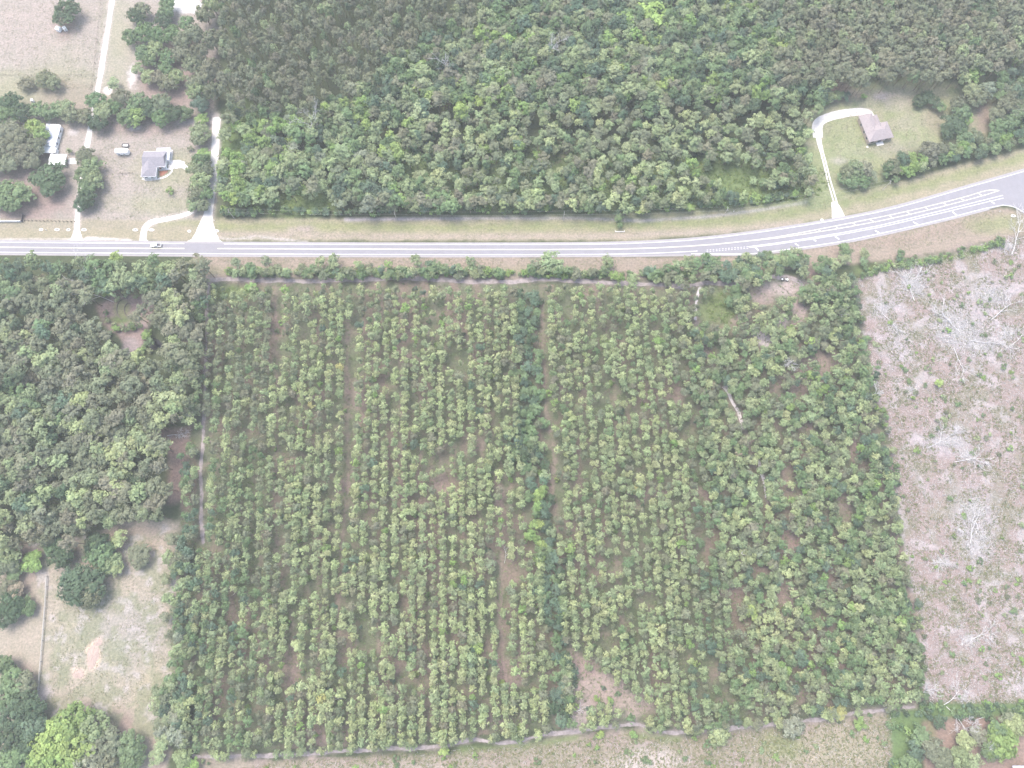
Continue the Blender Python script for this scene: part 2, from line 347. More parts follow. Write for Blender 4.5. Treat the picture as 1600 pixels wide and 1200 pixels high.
# clearcut on the right
P([(1330,440),(1400,408),(1480,396),(1570,372),(1800,350),(1800,1104),(1440,1100),(1446,1060),(1430,960),(1402,800),(1385,680),(1355,560)], C_CLEAR, 5, 12)
inC = inpoly(ppx, ppy, [(1330,440),(1400,408),(1480,396),(1570,372),(1800,350),(1800,1104),(1440,1100),(1446,1060),(1430,960),(1402,800),(1385,680),(1355,560)])
m = np.clip((fbm(X, Y, 9, 91) - 0.5) * 5, 0, 1) * inC; cov = cov * (1 - .65 * m[:, None]) + np.array((0.150, 0.148, 0.105)) * .65 * m[:, None]
m = np.clip((fbm(X, Y, 6, 95) - 0.56) * 7, 0, 1) * inC; cov = cov * (1 - .6 * m[:, None]) + np.array((0.32, 0.285, 0.30)) * .6 * m[:, None]
for (cx, cy, rx, ry) in [(1500,505,50,34),(1545,460,36,24),(1425,445,22,22),(1380,480,20,18),(1520,820,34,60),(1480,690,40,20),(1540,540,34,24),(1400,540,20,40)]:
    E(cx, cy, rx, ry, (0.30,0.275,0.30), 12, 16, .55)
L([(1340,425),(1420,412),(1500,400),(1560,380)],5,(0.11,0.14,0.06),4,5,.8)
# bottom strips
P([(300,1188),(440,1186),(700,1176),(860,1154),(985,1138),(1060,1152),(1200,1140),(1345,1118),(1400,1112),(1396,1320),(250,1320)], (0.200,0.175,0.140), 4, 6)
inB = inpoly(ppx, ppy, [(300,1188),(440,1186),(700,1176),(860,1154),(985,1138),(1060,1152),(1200,1140),(1345,1118),(1396,1112),(1396,1320),(250,1320)])
m = np.clip((fbm(X, Y, 7, 291, 4) - 0.5) * 6, 0, 1) * inB; cov = cov * (1 - .75 * m[:, None]) + np.array((0.225, 0.178, 0.165)) * .75 * m[:, None]
E(600,1205,200,16,(0.27,0.225,0.20),8,9,.7); E(1010,1190,50,22,(0.33,0.29,0.275),8,8,.8); L([(720,1172),(860,1160),(900,1152)],4,(0.12,0.155,0.065),4,5,.8); L([(985,1148),(1060,1156)],4,(0.12,0.15,0.065),4,5,.8)
E(1300,1170,90,30,(0.245,0.215,0.165),12,10,.7); E(1220,1165,30,20,(0.15,0.17,0.08),8,8,.7)
P([(1388,1112),(1440,1100),(1480,1098),(1620,1098),(1800,1098),(1800,1122),(1500,1122),(1440,1124),(1436,1320),(1400,1320)], (0.095,0.14,0.06), 4, 4)
P([(1442,1130),(1500,1120),(1800,1118),(1800,1320),(1442,1320)], C_BR, 4, 5); E(1455,1150,8,20,(0.13,0.15,0.07),5,4,.7)
for ln in (TRACK_TOP, TRACK_TOP2, TRACK_BOT): L(ln, 3.4, (0.235,0.195,0.19), 3, 3.5, .8)
L(TRACK_LEFT, 2.6, (0.22,0.185,0.175), 2.5, 3, .8); L(EPATH, 3, (0.26,0.21,0.20), 3, 4, .7)
for ln, hw_ in (([(184,-60),(175,0),(166,62),(158,110),(151,150),(145,180),(139,210),(133,250),(127,290),(122,330),(119,377)], 5.0), ([(338,183),(337,230),(333,290),(329,318),(323,345),(320,378)], 7.0), ([(302,330),(292,335),(270,340),(248,344),(234,348),(226,356),(224,368),(224,378)], 5.0), ([(1357,176),(1345,174),(1320,177),(1300,181),(1282,188),(1278,205),(1279,212)], 5.5)):
    L(ln, hw_, (0.36,0.32,0.31), 2.5, 2.5, .75)
# far surroundings outside the frame
far = (ppy < -60) | (ppy > 1260) | (ppx < -120) | (ppx > 1720)
gi = (np.arange(len(gx)) - 0); idx = np.arange(len(X)).reshape(len(gx), len(gy))
q = np.stack([idx[:-1, :-1], idx[1:, :-1], idx[1:, 1:], idx[:-1, 1:]], -1).reshape(-1, 4)
Z = (fbm(X, Y, 6, 55) - 0.5) * 0.0
mg = bpy.data.materials.new('ground_cover'); mg.use_nodes = True; t = mg.node_tree; b = t.nodes['Principled BSDF']
b.inputs['Roughness'].default_value = 0.95; b.inputs['Specular IOR Level'].default_value = 0.05
at = t.nodes.new('ShaderNodeAttribute'); at.attribute_name = 'tint'; tc = t.nodes.new('ShaderNodeTexCoord')
prev = at.outputs['Color']
for sc_, lo, hi, ca, cb in ((0.9, .32, .68, (0.70,0.72,0.72), (1.28,1.26,1.26)), (0.16, .3, .7, (0.88,0.91,0.88), (1.12,1.08,1.10)), (2.6, .3, .7, (0.82,0.84,0.82), (1.16,1.15,1.15))):
    n = t.nodes.new('ShaderNodeTexNoise'); n.inputs['Scale'].default_value = sc_; n.inputs['Detail'].default_value = 5; n.inputs['Roughness'].default_value = 0.7
    t.links.new(tc.outputs['Object'], n.inputs['Vector'])
    mr = t.nodes.new('ShaderNodeMapRange'); mr.data_type = 'FLOAT_VECTOR'
    mr.inputs[7].default_value = (lo,)*3; mr.inputs[8].default_value = (hi,)*3; mr.inputs[9].default_value = ca; mr.inputs[10].default_value = cb
    t.links.new(n.outputs['Fac'], mr.inputs[6])
    mm = t.nodes.new('ShaderNodeMix'); mm.data_type = 'RGBA'; mm.blend_type = 'MULTIPLY'; mm.inputs[0].default_value = 1; mm.clamp_result = False
    t.links.new(prev, mm.inputs[6]); t.links.new(mr.outputs[1], mm.inputs[7]); prev = mm.outputs[2]
t.links.new(prev, b.inputs['Base Color'])
ground = link('ground', np_mesh('ground', np.stack([X, Y, Z], 1), q, [mg], tint=cov))
tag(ground, kind='structure')

# ------------------------------------------------------------------ ribbons (roads, tracks, paint)
def resample(line, step):
    out = []
    for (a, b) in zip(line[:-1], line[1:]):
        n = max(1, int(math.hypot(b[0]-a[0], b[1]-a[1]) / step))
        out += [(a[0] + (b[0]-a[0]) * k / n, a[1] + (b[1]-a[1]) * k / n) for k in range(n)]
    return out + [line[-1]]
def smooth(line, it=2):
    for _ in range(it):
        o = [line[0]]
        for a, b in zip(line[:-1], line[1:]): o += [(a[0]*.75+b[0]*.25, a[1]*.75+b[1]*.25), (a[0]*.25+b[0]*.75, a[1]*.25+b[1]*.75)]
        line = o + [line[-1]]
    return line
def strip_pts(line_px, width, jitter=0.0, step=4.0, sm=2, wfun=None):
    w = [G(*p) for p in resample(smooth(line_px, sm), step)]
    L_, R_ = [], []
    ph = random.random() * 10
    for i, p in enumerate(w):
        a = w[max(0, i-1)]; b = w[min(len(w)-1, i+1)]; d = Vector((b[0]-a[0], b[1]-a[1])).normalized(); n = Vector((-d.y, d.x))
        hw = (wfun(i / (len(w)-1)) if wfun else width) / 2
        j1 = jitter * (math.sin(i*0.23+ph) * .5 + math.sin(i*.61+ph*3)*.3 + random.uniform(-.25, .25)); j2 = jitter * (math.sin(i*0.19+ph*2) * .5 + math.sin(i*.53+ph*5)*.3 + random.uniform(-.25, .25))
        L_.append((p[0] + n.x*(hw+j1), p[1] + n.y*(hw+j1))); R_.append((p[0] - n.x*(hw+j2), p[1] - n.y*(hw+j2)))
    return L_, R_
def add_strip(mb, Lp, Rp, z, m=0, th=0.0):
    for i in range(len(Lp)-1):
        mb.poly([(*Rp[i], z), (*Rp[i+1], z), (*Lp[i+1], z), (*Lp[i], z)], m)
def ribbon(name, line, width, z, mat, jitter=0.0, step=4.0, sm=2, wfun=None):
    mb = MB(); Lp, Rp = strip_pts(line, width, jitter, step, sm, wfun); add_strip(mb, Lp, Rp, z)
    return mb.build(name, mat)

# highway: one sheet between the two pavement edges, with the side road on the right
def edges_sheet(top, bot, z, mb, m=0, dens=180):
    x0 = max(top[0][0], bot[0][0]); x1 = min(top[-1][0], bot[-1][0])
    xs = np.linspace(x0, x1, dens)
    ty = np.interp(xs, [p[0] for p in top], [p[1] for p in top]); by = np.interp(xs, [p[0] for p in bot], [p[1] for p in bot])
    Lp = [G(x, y) for x, y in zip(xs, ty)]; Rp = [G(x, y) for x, y in zip(xs, by)]
    add_strip(mb, Lp, Rp, z, m)
TS = smooth(HWY_TOP, 2); BS = smooth(HWY_BOT, 2)
hw = MB(); edges_sheet(TS, BS, 0.06, hw)
tag(hw.build('highway', M_ASPH), kind='structure')
sr = MB(); pts = [(1556,322),(1575,318.5),(1600,311),(1720,275),(1760,420),(1660,420),(1618,345),(1600,334),(1584,324),(1570,321)]
sr.poly([(*G(*p), 0.04) for p in pts][::-1]); tag(sr.build('side_road', M_ASPH), kind='structure')
# pale paved shoulders
sh = MB()
edges_sheet([(x, y-1.6) for x, y in TS], [(x, y+1.4) for x, y in TS], 0.08, sh)
edges_sheet([(x, y-1.6) for x, y in BS if x < 1560], [(x, y+1.3) for x, y in BS if x < 1560], 0.08, sh)
tag(sh.build('road_shoulder', M_SHOULDER), kind='structure')
# paint
pw = MB(); py_ = MB()
def pl(mb, line, w_=0.42, sm=1): w_ = w_*.75; a, b_ = strip_pts(line, w_, 0, 6, sm); add_strip(mb, a, b_, 0.11)
pl(pw, [(-140,378),(0,378.7),(180,380),(288,380.7)])
pl(pw, [(350,381.2),(480,382),(700,382.3),(900,382.1),(1000,380.3),(1100,374.2),(1225,357.8),(1350,336.6),(1420,320),(1490,299),(1600,268),(1720,231)])
pl(pw, [(-140,393.4),(0,394.2),(180,395.5),(300,396.4),(480,397.3),(700,398),(900,397.9),(1000,396.6),(1060,394),(1090,392.3)])
pl(py_, [(-140,385.6),(0,386.4),(180,387.9),(288,388.3)], .6); 
pl(py_, [(340,388.4),(480,389),(700,390),(900,390),(1000,388.6),(1100,383.6),(1178,375.5)], .6)
pl(py_, [(1178,375.3),(1225,368.9),(1350,344.4),(1420,330),(1506,308.4),(1537,298.5),(1550,296.6),(1561,297.8)], .45)
pl(py_, [(1178,375.9),(1225,370.9),(1350,350.8),(1450,328.8),(1536,306),(1561,297.8)], .45)
pl(pw, [(1169,385.6),(1225,378.4),(1350,358.2),(1450,334.5),(1567,305.3)], .4)
pl(pw, [(1171,387),(1225,380.4),(1350,360.9),(1450,338),(1568,309.5)], .35)
pl(pw, [(1080,396.6),(1130,397),(1170,397),(1194,394.7),(1300,380.2),(1350,370.6),(1467,344.6),(1561,320),(1584,322.5),(1600,332)], .42)
for k in range(14):
    x = 1104 + k * 4.8; f = k / 13
    pl(pw, [(x, 390.8 - 5*f), (x+2.4, 390.6 - 5*f)], .3, 0); pl(pw, [(x, 393.2 - 5*f), (x+2.4, 393 - 5*f)], .3, 0)
for a, b_ in [((1359.4,343.6),(1368,347.5)),((1389,336.6),(1396,342)),((1416.4,331),(1424,335.8)),((1443.7,323.3),(1452,328.7)),((1472,316.2),(1480,321)),((1499,309.2),(1508,314)),((1526.5,301),(1535,306)),
              ((1251,365.5),(1254,367)),((1279,359.5),(1283,362)),((1305.5,353.5),(1311,358)),((1332,348.2),(1338,352.5)),((1225,369),(1227,371))]:
    pl(py_, [a, b_], .55, 0)
for a, b_ in [((1367,360),(1374,364)),((1426.5,346.7),(1435,351.5)),((1488,331),(1495,336.5)),((1546,313),(1554,318.5)),((1179.7,386),(1185,391.5)),((1242,380.5),(1248,384.4)),((1304.7,369.5),(1311,374)),((1271,374),(1275,377))]:
    pl(pw, [a, b_], .8, 0)
tag(pw.build('road_edge_paint', M_PAINT), kind='structure'); tag(py_.build('road_centre_paint', M_PAINTY), kind='structure')

# white limerock lanes
lane = MB()
def addr(mb, line, w_, jit=.25, z=.03, wf=None, step=3, sm=2): a, b_ = strip_pts(line, w_, jit, step, sm, wf); add_strip(mb, a, b_, z)
l1 = MB(); addr(l1, [(184,-60),(175,0),(166,62),(158,110),(151,150),(145,180),(139,210),(133,250),(127,290),(122,330),(119,377)], 2.6, wf=lambda t: 2.6 + 5.5 * max(0, (t-.955)/.045)**2)
tag(l1.build('farm_lane', M_LIME), kind='structure')
l2 = MB(); addr(l2, [(338,183),(337,230),(333,290),(329,318),(323,345),(320,378)], 3.4, wf=lambda t: 4.4 - 0.6*math.sin(t*3.1) + 12 * max(0, (t-.72)/.28)**2)
tag(l2.build('gravel_lane', M_LIME), kind='structure')
l3 = MB(); addr(l3, [(302,330),(292,335),(270,340),(248,344),(234,348),(226,356),(224,368),(224,378)], 2.8, wf=lambda t: 2.2 + 1.3*t + 4*max(0,(t-.9)/.1)**2)
tag(l3.build('house_driveway', M_LIME), kind='structure')
l4 = MB()
addr(l4, [(1363,190),(1357,176),(1345,174),(1320,177),(1300,181),(1282,188),(1276,197),(1278,215)], 5.0, .4)
addr(l4, [(1277.5,210),(1281,232),(1287,255),(1294,285),(1301,310),(1308,332)], .75, .1, .034); addr(l4, [(1281,210),(1284.5,232),(1291,255),(1298,285),(1306,310),(1311,330)], 0.75, .1, .034)
addr(l4, [(1277,195),(1279,220),(1284,238)], 2.6, .2, .038, wf=lambda t: 3.6-1.8*t)
addr(l4, [(1303,315),(1308,328),(1311,342)], 4, .3, .042, wf=lambda t: 2.6 + 5*t)
tag(l4.build('yard_driveway', M_LIME), kind='structure')
# sandy tracks
for nm, ln, w_ in (('sandy_track', TRACK_TOP, 2.2), ('west_track', TRACK_LEFT, 1.5), ('south_track', TRACK_BOT, 1.35), ('clearing_track', TRACK_TOP2, 2.2)):
    tag(ribbon(nm, ln, w_, .034, M_SAND, .55, 2.2), kind='structure')
fp = MB(); M_PALE = pmat('pale_path_sand', (0.46, 0.42, 0.43), .95, .05, noise=.2, nscale=.6)
addr(fp, EPATH[:4], 1.2, .4, .036); addr(fp, EPATH[7:13], 2.0, .6, .036); addr(fp, EPATH[14:17], 1.3, .45, .036)
tag(fp.build('footpath', M_PALE), kind='structure')
ap = MB(); pts = [(326,340),(327,352),(331,364),(340,374),(352,379.5),(352,382),(288,382),(288,379),(302,373),(311,363),(317,350),(320,340)]
pts = smooth(pts + [pts[0]], 2)[:-1]; ap.poly([(*G(*p), .05) for p in pts][::-1]); tag(ap.build('lane_apron', M_CONC), kind='structure')
pond = MB(); pts = []
for k in range(28):
    a = 2*math.pi*k/28; r = 1 + .18*math.sin(3*a+1) + .1*math.sin(5*a); pts.append((*G(243 + 10*r*math.cos(a), 538 + 9*r*math.sin(a)), .03))
pond.poly(pts[::-1]); tag(pond.build('pond_water', M_WATER), kind='structure')

# ------------------------------------------------------------------ trees: crown and trunk shapes (unit: metres)
def leaf_quads(cen, nor, size, r):
    """one quad per centre, facing its normal with some scatter"""
    n = len(cen)
    nor = nor + r.normal(0, .33, (n, 3)); nor /= np.linalg.norm(nor, axis=1)[:, None] + 1e-9
    a = np.cross(nor, r.normal(0, 1, (n, 3))); a /= np.linalg.norm(a, axis=1)[:, None] + 1e-9
    b = np.cross(nor, a); s = size * r.uniform(.6, 1.3, (n, 1)); k = r.uniform(.55, 1.0, (n, 1))
    v = np.stack([cen - a*s - b*s*k*.4, cen + b*s*k*-1, cen + a*s + b*s*k*.3, cen + b*s*k], 1)
    return v.reshape(-1, 3)
def crown_arr(R, Ht, base, K, m, leaf, seed, flat=.75, shape='round', cl=.30, lobed=.25):
    """K clumps of m leaf sprays filling a crown of radius R between height base and Ht"""
    r = np.random.default_rng(seed); cz = (base + Ht) / 2; hz = (Ht - base) / 2
    lob = r.uniform(0, 6.28, 4); V = []; Tn = []
    for k in range(K):
        if k == 0 and shape == 'pine': d = np.array((0, 0, .95)); rad = .9
        else:
            d = r.normal(0, 1, 3); d[2] = abs(d[2]) * .9 - .25; d /= np.linalg.norm(d); rad = r.uniform(.55, .92) if r.random() < .8 else r.uniform(.15, .6)
        ang = math.atan2(d[1], d[0]); wob = 1 + lobed * (.5*math.sin(2*ang+lob[0]) + .5*math.sin(3*ang+lob[1]) + .3*math.sin(5*ang + lob[2]))
        c = np.array((d[0]*R*rad*wob, d[1]*R*rad*wob, cz + d[2]*hz*rad))
        rc = R * cl * r.uniform(.7, 1.3)
        q = r.normal(0, 1, (m, 3)); q[:, 2] = np.abs(q[:, 2]) * 1.1 - .35; q /= np.linalg.norm(q, axis=1)[:, None]
        p = c + q * rc * np.array((1, 1, flat)) * r.uniform(.55, 1.05, (m, 1))
        rad_n = (p - np.array((0, 0, base + (Ht-base)*.25))) / np.array((R, R, (Ht-base)*.75)); rad_n /= np.linalg.norm(rad_n, axis=1)[:, None] + 1e-9
        V.append(leaf_quads(p, q * .5 + rad_n * .75 + np.array((0, 0, .3)), leaf, r))
        f = r.uniform(.78, 1.22); Tn.append(np.repeat(f * r.uniform(.85, 1.15, m), 4))
    V = np.concatenate(V); tn = np.concatenate(Tn)
    return V, np.arange(len(V)).reshape(-1, 4), tn
def tube_arr(p, q_, r0, r1, n=5):
    p = np.array(p, float); q_ = np.array(q_, float); d = q_ - p; d /= np.linalg.norm(d) + 1e-9
    a = np.cross(d, (0.3, 0.9, .1)); a /= np.linalg.norm(a); c = np.cross(d, a)
    t = np.arange(n) * 2*math.pi/n; ring = np.cos(t)[:, None]*a + np.sin(t)[:, None]*c
    v = np.concatenate([p + ring*r0, q_ + ring*r1]); i = np.arange(n); j = (i+1) % n
    return v, np.stack([i, j, n+j, n+i], 1)
def trunk_arr(R, Ht, base, seed, rt=.16, limbs=4):
    r = np.random.default_rng(seed + 999); V = []; Q = []; off = 0
    lean = r.normal(0, .03, 2) * Ht
    segs = [((0, 0, 0), (lean[0]*.4, lean[1]*.4, Ht*.5), rt, rt*.75), ((lean[0]*.4, lean[1]*.4, Ht*.5), (lean[0], lean[1], Ht*.88), rt*.75, rt*.25)]
    for k in range(limbs):
        a = r.uniform(0, 6.28); z0 = base*.7 + (Ht - base) * r.uniform(0, .5); L_ = R * r.uniform(.5, .8)
        segs.append(((lean[0]*z0/Ht, lean[1]*z0/Ht, z0), (math.cos(a)*L_, math.sin(a)*L_, z0 + L_*.55), rt*.45, rt*.12))
    for s in segs:
        v, q_ = tube_arr(*s); V.append(v); Q.append(q_ + off); off += len(v)
    return np.concatenate(V), np.concatenate(Q)

KINDS = {   # R, height, crown base, clumps, leaves per clump, leaf size, variants
    'young_pine':     dict(R=2.5, H=9.0, base=4.6, K=20, m=13, leaf=.36, n=9, cl=.34, flat=.8, rt=.13, shape='pine', lobed=.12),
    'forest_pine':    dict(R=3.8, H=17., base=10.0, K=34, m=16, leaf=.42, n=8, cl=.24, flat=.7, rt=.2, shape='pine', lobed=.3),
    'broadleaf_tree': dict(R=4.0, H=13., base=4.5, K=36, m=18, leaf=.42, n=8, cl=.25, flat=.8, rt=.2, shape='round', lobed=.25),
    'oak_tree':       dict(R=7.0, H=11., base=2.6, K=70, m=24, leaf=.55, n=6, cl=.20, flat=.75, rt=.42, shape='round', lobed=.16),
    'shrub':          dict(R=1.5, H=2.0, base=.1, K=11, m=14, leaf=.24, n=6, cl=.36, flat=.8, rt=.05, shape='round', lobed=.3),
}
PROTO = {}
for kn, k in KINDS.items():
    PROTO[kn] = []
    for i in range(k['n']):
        cv, cq, ct = crown_arr(k['R'], k['H'], k['base'], k['K'], k['m'], k['leaf'], 100*i + len(kn)*7, k['flat'], k['shape'], k['cl'], k['lobed'])
        tv, tq = trunk_arr(k['R'], k['H'], k['base'], i*31 + len(kn), k['rt'])
        PROTO[kn].append((cv, cq, ct, tv, tq))

COLORS = {
    'pale yellow-green': (0.300, 0.345, 0.185), 'soft green': (0.235, 0.285, 0.160), 'grey-green': (0.178, 0.200, 0.132), 'olive-grey': (0.200, 0.204, 0.145),
    'mid green': (0.150, 0.212, 0.112), 'dark green': (0.088, 0.125, 0.078), 'blue-green': (0.115, 0.165, 0.115), 'bright green': (0.205, 0.295, 0.110),
    'yellow': (0.36, 0.36, 0.16), 'silvery green': (0.235, 0.265, 0.195), 'rusty': (0.28, 0.24, 0.18), 'pinkish': (0.38, 0.29, 0.30), 'light lime': (0.265, 0.345, 0.125),
}
TREES = []   # kind, colour name, x, y, crown radius, height, zone phrase, apparent size, crown pixel
def crown_z(kind, h):
    k = KINDS[kind]; return h * (k['base'] + (k['H'] - k['base']) * .62) / k['H']
def add_tree(kind, cname, px, py, R, h, zone, extra=None):
    x, y = G(px, py, crown_z(kind, h))
    d = math.sqrt(x*x + y*y + (H-h)**2)
    TREES.append(dict(kind=kind, c=cname, x=x, y=y, R=R, h=h, zone=zone, size=R/d, px=px, py=py, extra=extra))
def inside(poly, x, y): return bool(inpoly(np.array(x, float), np.array(y, float), poly))
def pick(mix):
    r = random.random() * sum(w_ for _, w_ in mix)
    for n_, w_ in mix:
        r -= w_
        if r <= 0: return n_
    return mix[-1][0]
PINK_LINES = [[(430,445),(432,560),(432,700),(427,800),(455,960),(458,1080),(462,1170)], [(543,500),(545,740),(530,900),(530,1040)], [(845,470),(850,560),(853,640),(862,680),(867,720),(870,810)],
              [(808,740),(775,790)], [(783,860),(783,960),(790,1060)], [(620,1000),(620,1150)]]
def near_line(lines, x, y):
    a = np.array(x, float); b = np.array(y, float)
    return min(float(dline(a, b, l)) for l in lines)

# -- plantation, left block: tree rows running down the photo
ZP = 'in the pine rows'
bare = [(925,1066,30,18),(948,1088,34,16),(990,1102,36,9),(906,1112,14,18),(900,1035,12,16)]
TB = smooth(TRACK_BOT, 1)
def y_bot(x): return float(np.interp(x, [p[0] for p in TB], [p[1] for p in TB])) - 4
def row_fill(i, xt, xb, spacing, left, mixf, jx=5.0, y0=446):
    y = y0 + random.uniform(0, 8); side = 1
    while y < 1170:
        t = (y - 445) / 720; x = xt + (xb - xt) * t + 2*math.sin(y/120 + i*2)
        sc = 1 + .12*t
        side = -side; px = x + side * 7.1 * (1 + .1*t) + random.gauss(0, 1.25); pyy = y + random.uniform(-1.5, 1.5)
        y += spacing * sc * random.uniform(.82, 1.18)
        if pyy > y_bot(px): continue
        if any(((px-a)/c)**2 + ((pyy-b)/d)**2 < 1 for a, b, c, d in bare): continue
        if near_line(PINK_LINES, px, pyy) < 4.5: continue
        if random.random() < .035 or (vn(px, pyy) > .8 and random.random() < .55): continue
        if px < 322 and pyy < 860: continue
        R = random.gauss(2.15, .26) if random.random() < .88 else random.uniform(1.2, 1.8); R = max(1.2, min(2.9, R))
        add_tree('young_pine', pick(mixf(px, pyy)), px, pyy, R, random.uniform(8, 10.5), ZP)
def vn(x, y): return float(vnoise(np.array(x, float), np.array(y, float), 26, 5))
def mix_left(x, y):
    if x < 400 and y > 700: return [('soft green', 5), ('pale yellow-green', 2), ('mid green', 3), ('blue-green', 1), ('grey-green', 1)]
    if x < 420: return [('grey-green', 4), ('soft green', 4), ('pale yellow-green', 2), ('olive-grey', 1), ('mid green', .7)]
    return [('pale yellow-green', 6.5), ('soft green', 3.5), ('grey-green', .9), ('olive-grey', .5), ('bright green', .25), ('yellow', .1), ('blue-green', .2)]
for i in range(17):
    row_fill(i, 343 + 28.3*i, 298 + 32.2*i, 5.6, True, mix_left)
row_fill(17, 343 + 28.3*17, 298 + 32.2*17, 5.8, True, mix_left, y0=860)
for i in range(9):
    xt = 863 + 27*i; xb = 903 + 30.5*i
    row_fill(30+i, xt, xb, 5.8, False, lambda x, y: [('pale yellow-green', 5), ('soft green', 4.5), ('grey-green', 1), ('mid green', .7), ('bright green', .2), ('olive-grey', .4)] if x < 1080 else [('soft green', 4), ('mid green', 3), ('grey-green', 2), ('blue-green', 1)])
# -- a few shrubs and hardwood saplings between the pine rows
for _ in range(210):
    x = random.uniform(335, 1090); y = random.uniform(450, 1160)
    if y > y_bot(x) - 4: continue
    add_tree('shrub', pick([('bright green', 4), ('mid green', 3), ('blue-green', 3), ('light lime', 1.5)]), x, y, random.uniform(1.0, 1.9), random.uniform(1.5, 3.2), 'among the pine rows')

def fill(poly, spacing, kinds, mix, Rr, hr, zone, jit=.42, holes=(), keep=1.0, holes_el=(), margin_fn=None):
    """hexagonal jittered filling of a photo polygon; spacing in metres"""
    xs = [p[0] for p in poly]; ys = [p[1] for p in poly]
    y = min(ys); row = 0
    while y < max(ys):
        s = spacing / MPP(800, y); sy = s * .86 * (1 if y > 400 else .93)
        x = min(xs) + (s/2 if row % 2 else 0)
        while x < max(xs):
            px = x + random.uniform(-jit, jit)*s; pyy = y + random.uniform(-jit, jit)*sy
            x += s
            if random.random() > keep or not inside(poly, px, pyy): continue
            if any(inside(h_, px, pyy) for h_ in holes): continue
            if any(((px-a)/c)**2 + ((pyy-b)/d)**2 < 1 for a, b, c, d in holes_el): continue
            if 1080 < px < 1215 and 440 < pyy < 800 and near_line([EPATH], px, pyy) < (6.5 if pyy < 505 or 598 < pyy < 672 or 738 < pyy < 780 else .1): continue
            kd = pick(kinds); mx = mix(px, pyy) if callable(mix) else mix
            if isinstance(mx, dict): mx = mx[kd]
            rr = Rr[kd] if isinstance(Rr, dict) else Rr; hh = hr[kd] if isinstance(hr, dict) else hr
            add_tree(kd, pick(mx), px, pyy, random.uniform(*rr), random.uniform(*hh), zone)
        y += sy; row += 1

G_DK = [('dark green', 3), ('mid green', 4), ('blue-green', 4), ('soft green', 2), ('grey-green', 1)]
# hardwood drain strip inside the plantation
fill([(806,446),(838,446),(842,560),(848,640),(850,700),(862,780),(872,860),(884,960),(900,1060),(884,1130),(862,1130),(858,1020),(838,930),(826,820),(822,740),(806,690),(806,600),(800,520)],
     4.6, [('broadleaf_tree', 3), ('young_pine', 1.6)], lambda x, y: [('bright green', 4), ('light lime', 2), ('mid green', 3), ('blue-green', 2)] if (760 < y < 880 and x < 852) else G_DK, (2.2, 3.4), (6, 9.5), 'in the dark hardwood strip between the pine rows')
fill([(780,660),(830,640),(838,720),(800,724)], 3.8, [('broadleaf_tree', 1)], G_DK, (1.8, 2.8), (6, 9), 'in the dark hardwood strip between the pine rows')
# dense eastern part
HO = [(1225,448,42,16),(1122,484,32,28),(1250,478,10,24),(1190,528,15,11),(1190,464,18,10),(1228,738,8,16),(1236,768,7,9),(1322,792,9,22),(1222,930,12,18),(1190,890,10,8),(1146,925,10,6),(1290,562,14,18),(1235,845,10,14),(1255,1090,9,8),(1225,505,9,8),(1252,610,20,9),(1325,1040,8,6),(1262,668,12,9),(1300,905,7,20),(1196,775,6,20),(1220,610,10,8),(1336,702,6,16)]
def mix_east(x, y):
    n = vn(x*.6 + 300, y*.6)
    if n > .58: return [('mid green', 5), ('blue-green', 1.6), ('soft green', 5), ('dark green', .4), ('bright green', .8), ('pale yellow-green', 1)]
    return [('soft green', 7), ('grey-green', 3), ('mid green', 2), ('olive-grey', 1.3), ('blue-green', .4), ('pale yellow-green', 3), ('rusty', .12)]
fill([(1078,450),(1145,446),(1160,430),(1290,440),(1330,445),(1350,540),(1362,600),(1385,680),(1395,740),(1402,800),(1415,880),(1428,960),(1440,1060),(1436,1096),(1345,1100),(1200,1122),(1152,1100),(1146,950),(1118,800),(1098,650),(1080,520)],
     3.8, [('young_pine', 6), ('broadleaf_tree', 2.2)], mix_east, {'young_pine': (1.8, 2.7), 'broadleaf_tree': (1.9, 3.1)}, {'young_pine': (7.5, 10), 'broadleaf_tree': (6, 9)}, 'in the dense eastern part of the plantation', holes_el=HO, keep=.95)
# eastern fringe, greener and lower
for k in range(75):
    t = random.random(); y = 450 + 650*t; x = np.interp(y, [440,540,600,680,800,880,960,1100], [1328,1350,1362,1385,1402,1415,1430,1440]) + random.uniform(-6, 9)
    add_tree(pick([('broadleaf_tree', 2), ('shrub', 2)]), pick([('bright green', 2), ('mid green', 4), ('soft green', 3), ('blue-green', 2), ('silvery green', .5)]), x, y, random.uniform(1.3, 2.3), random.uniform(3, 6), 'on the edge of the cleared land')
# western fringe of the plantation
fill([(278,700),(300,690),(308,760),(300,860),(306,960),(300,1100),(292,1160),(262,1140),(246,1100),(250,1080),(268,1050),(268,960),(274,860),(284,790)], 3.9, [('young_pine', 3), ('broadleaf_tree', 2)],
     [('soft green', 3), ('mid green', 3), ('grey-green', 2), ('blue-green', 2), ('silvery green', .6)], (1.8, 2.9), (7, 9.5), 'on the western fringe of the plantation')
fill([(240,1075),(275,1065),(290,1120),(280,1165),(250,1150)], 5, [('broadleaf_tree', 1)], [('silvery green', 3), ('grey-green', 3), ('soft green', 2)], (2.8, 3.8), (8, 10), 'on the western fringe of the plantation')
fill([(306,450),(318,450),(314,640),(306,700),(300,680),(302,560)], 4.2, [('young_pine', 3), ('broadleaf_tree', 1)], [('soft green', 3), ('grey-green', 3), ('mid green', 2)], (1.8, 2.7), (8, 10), 'beside the west track')

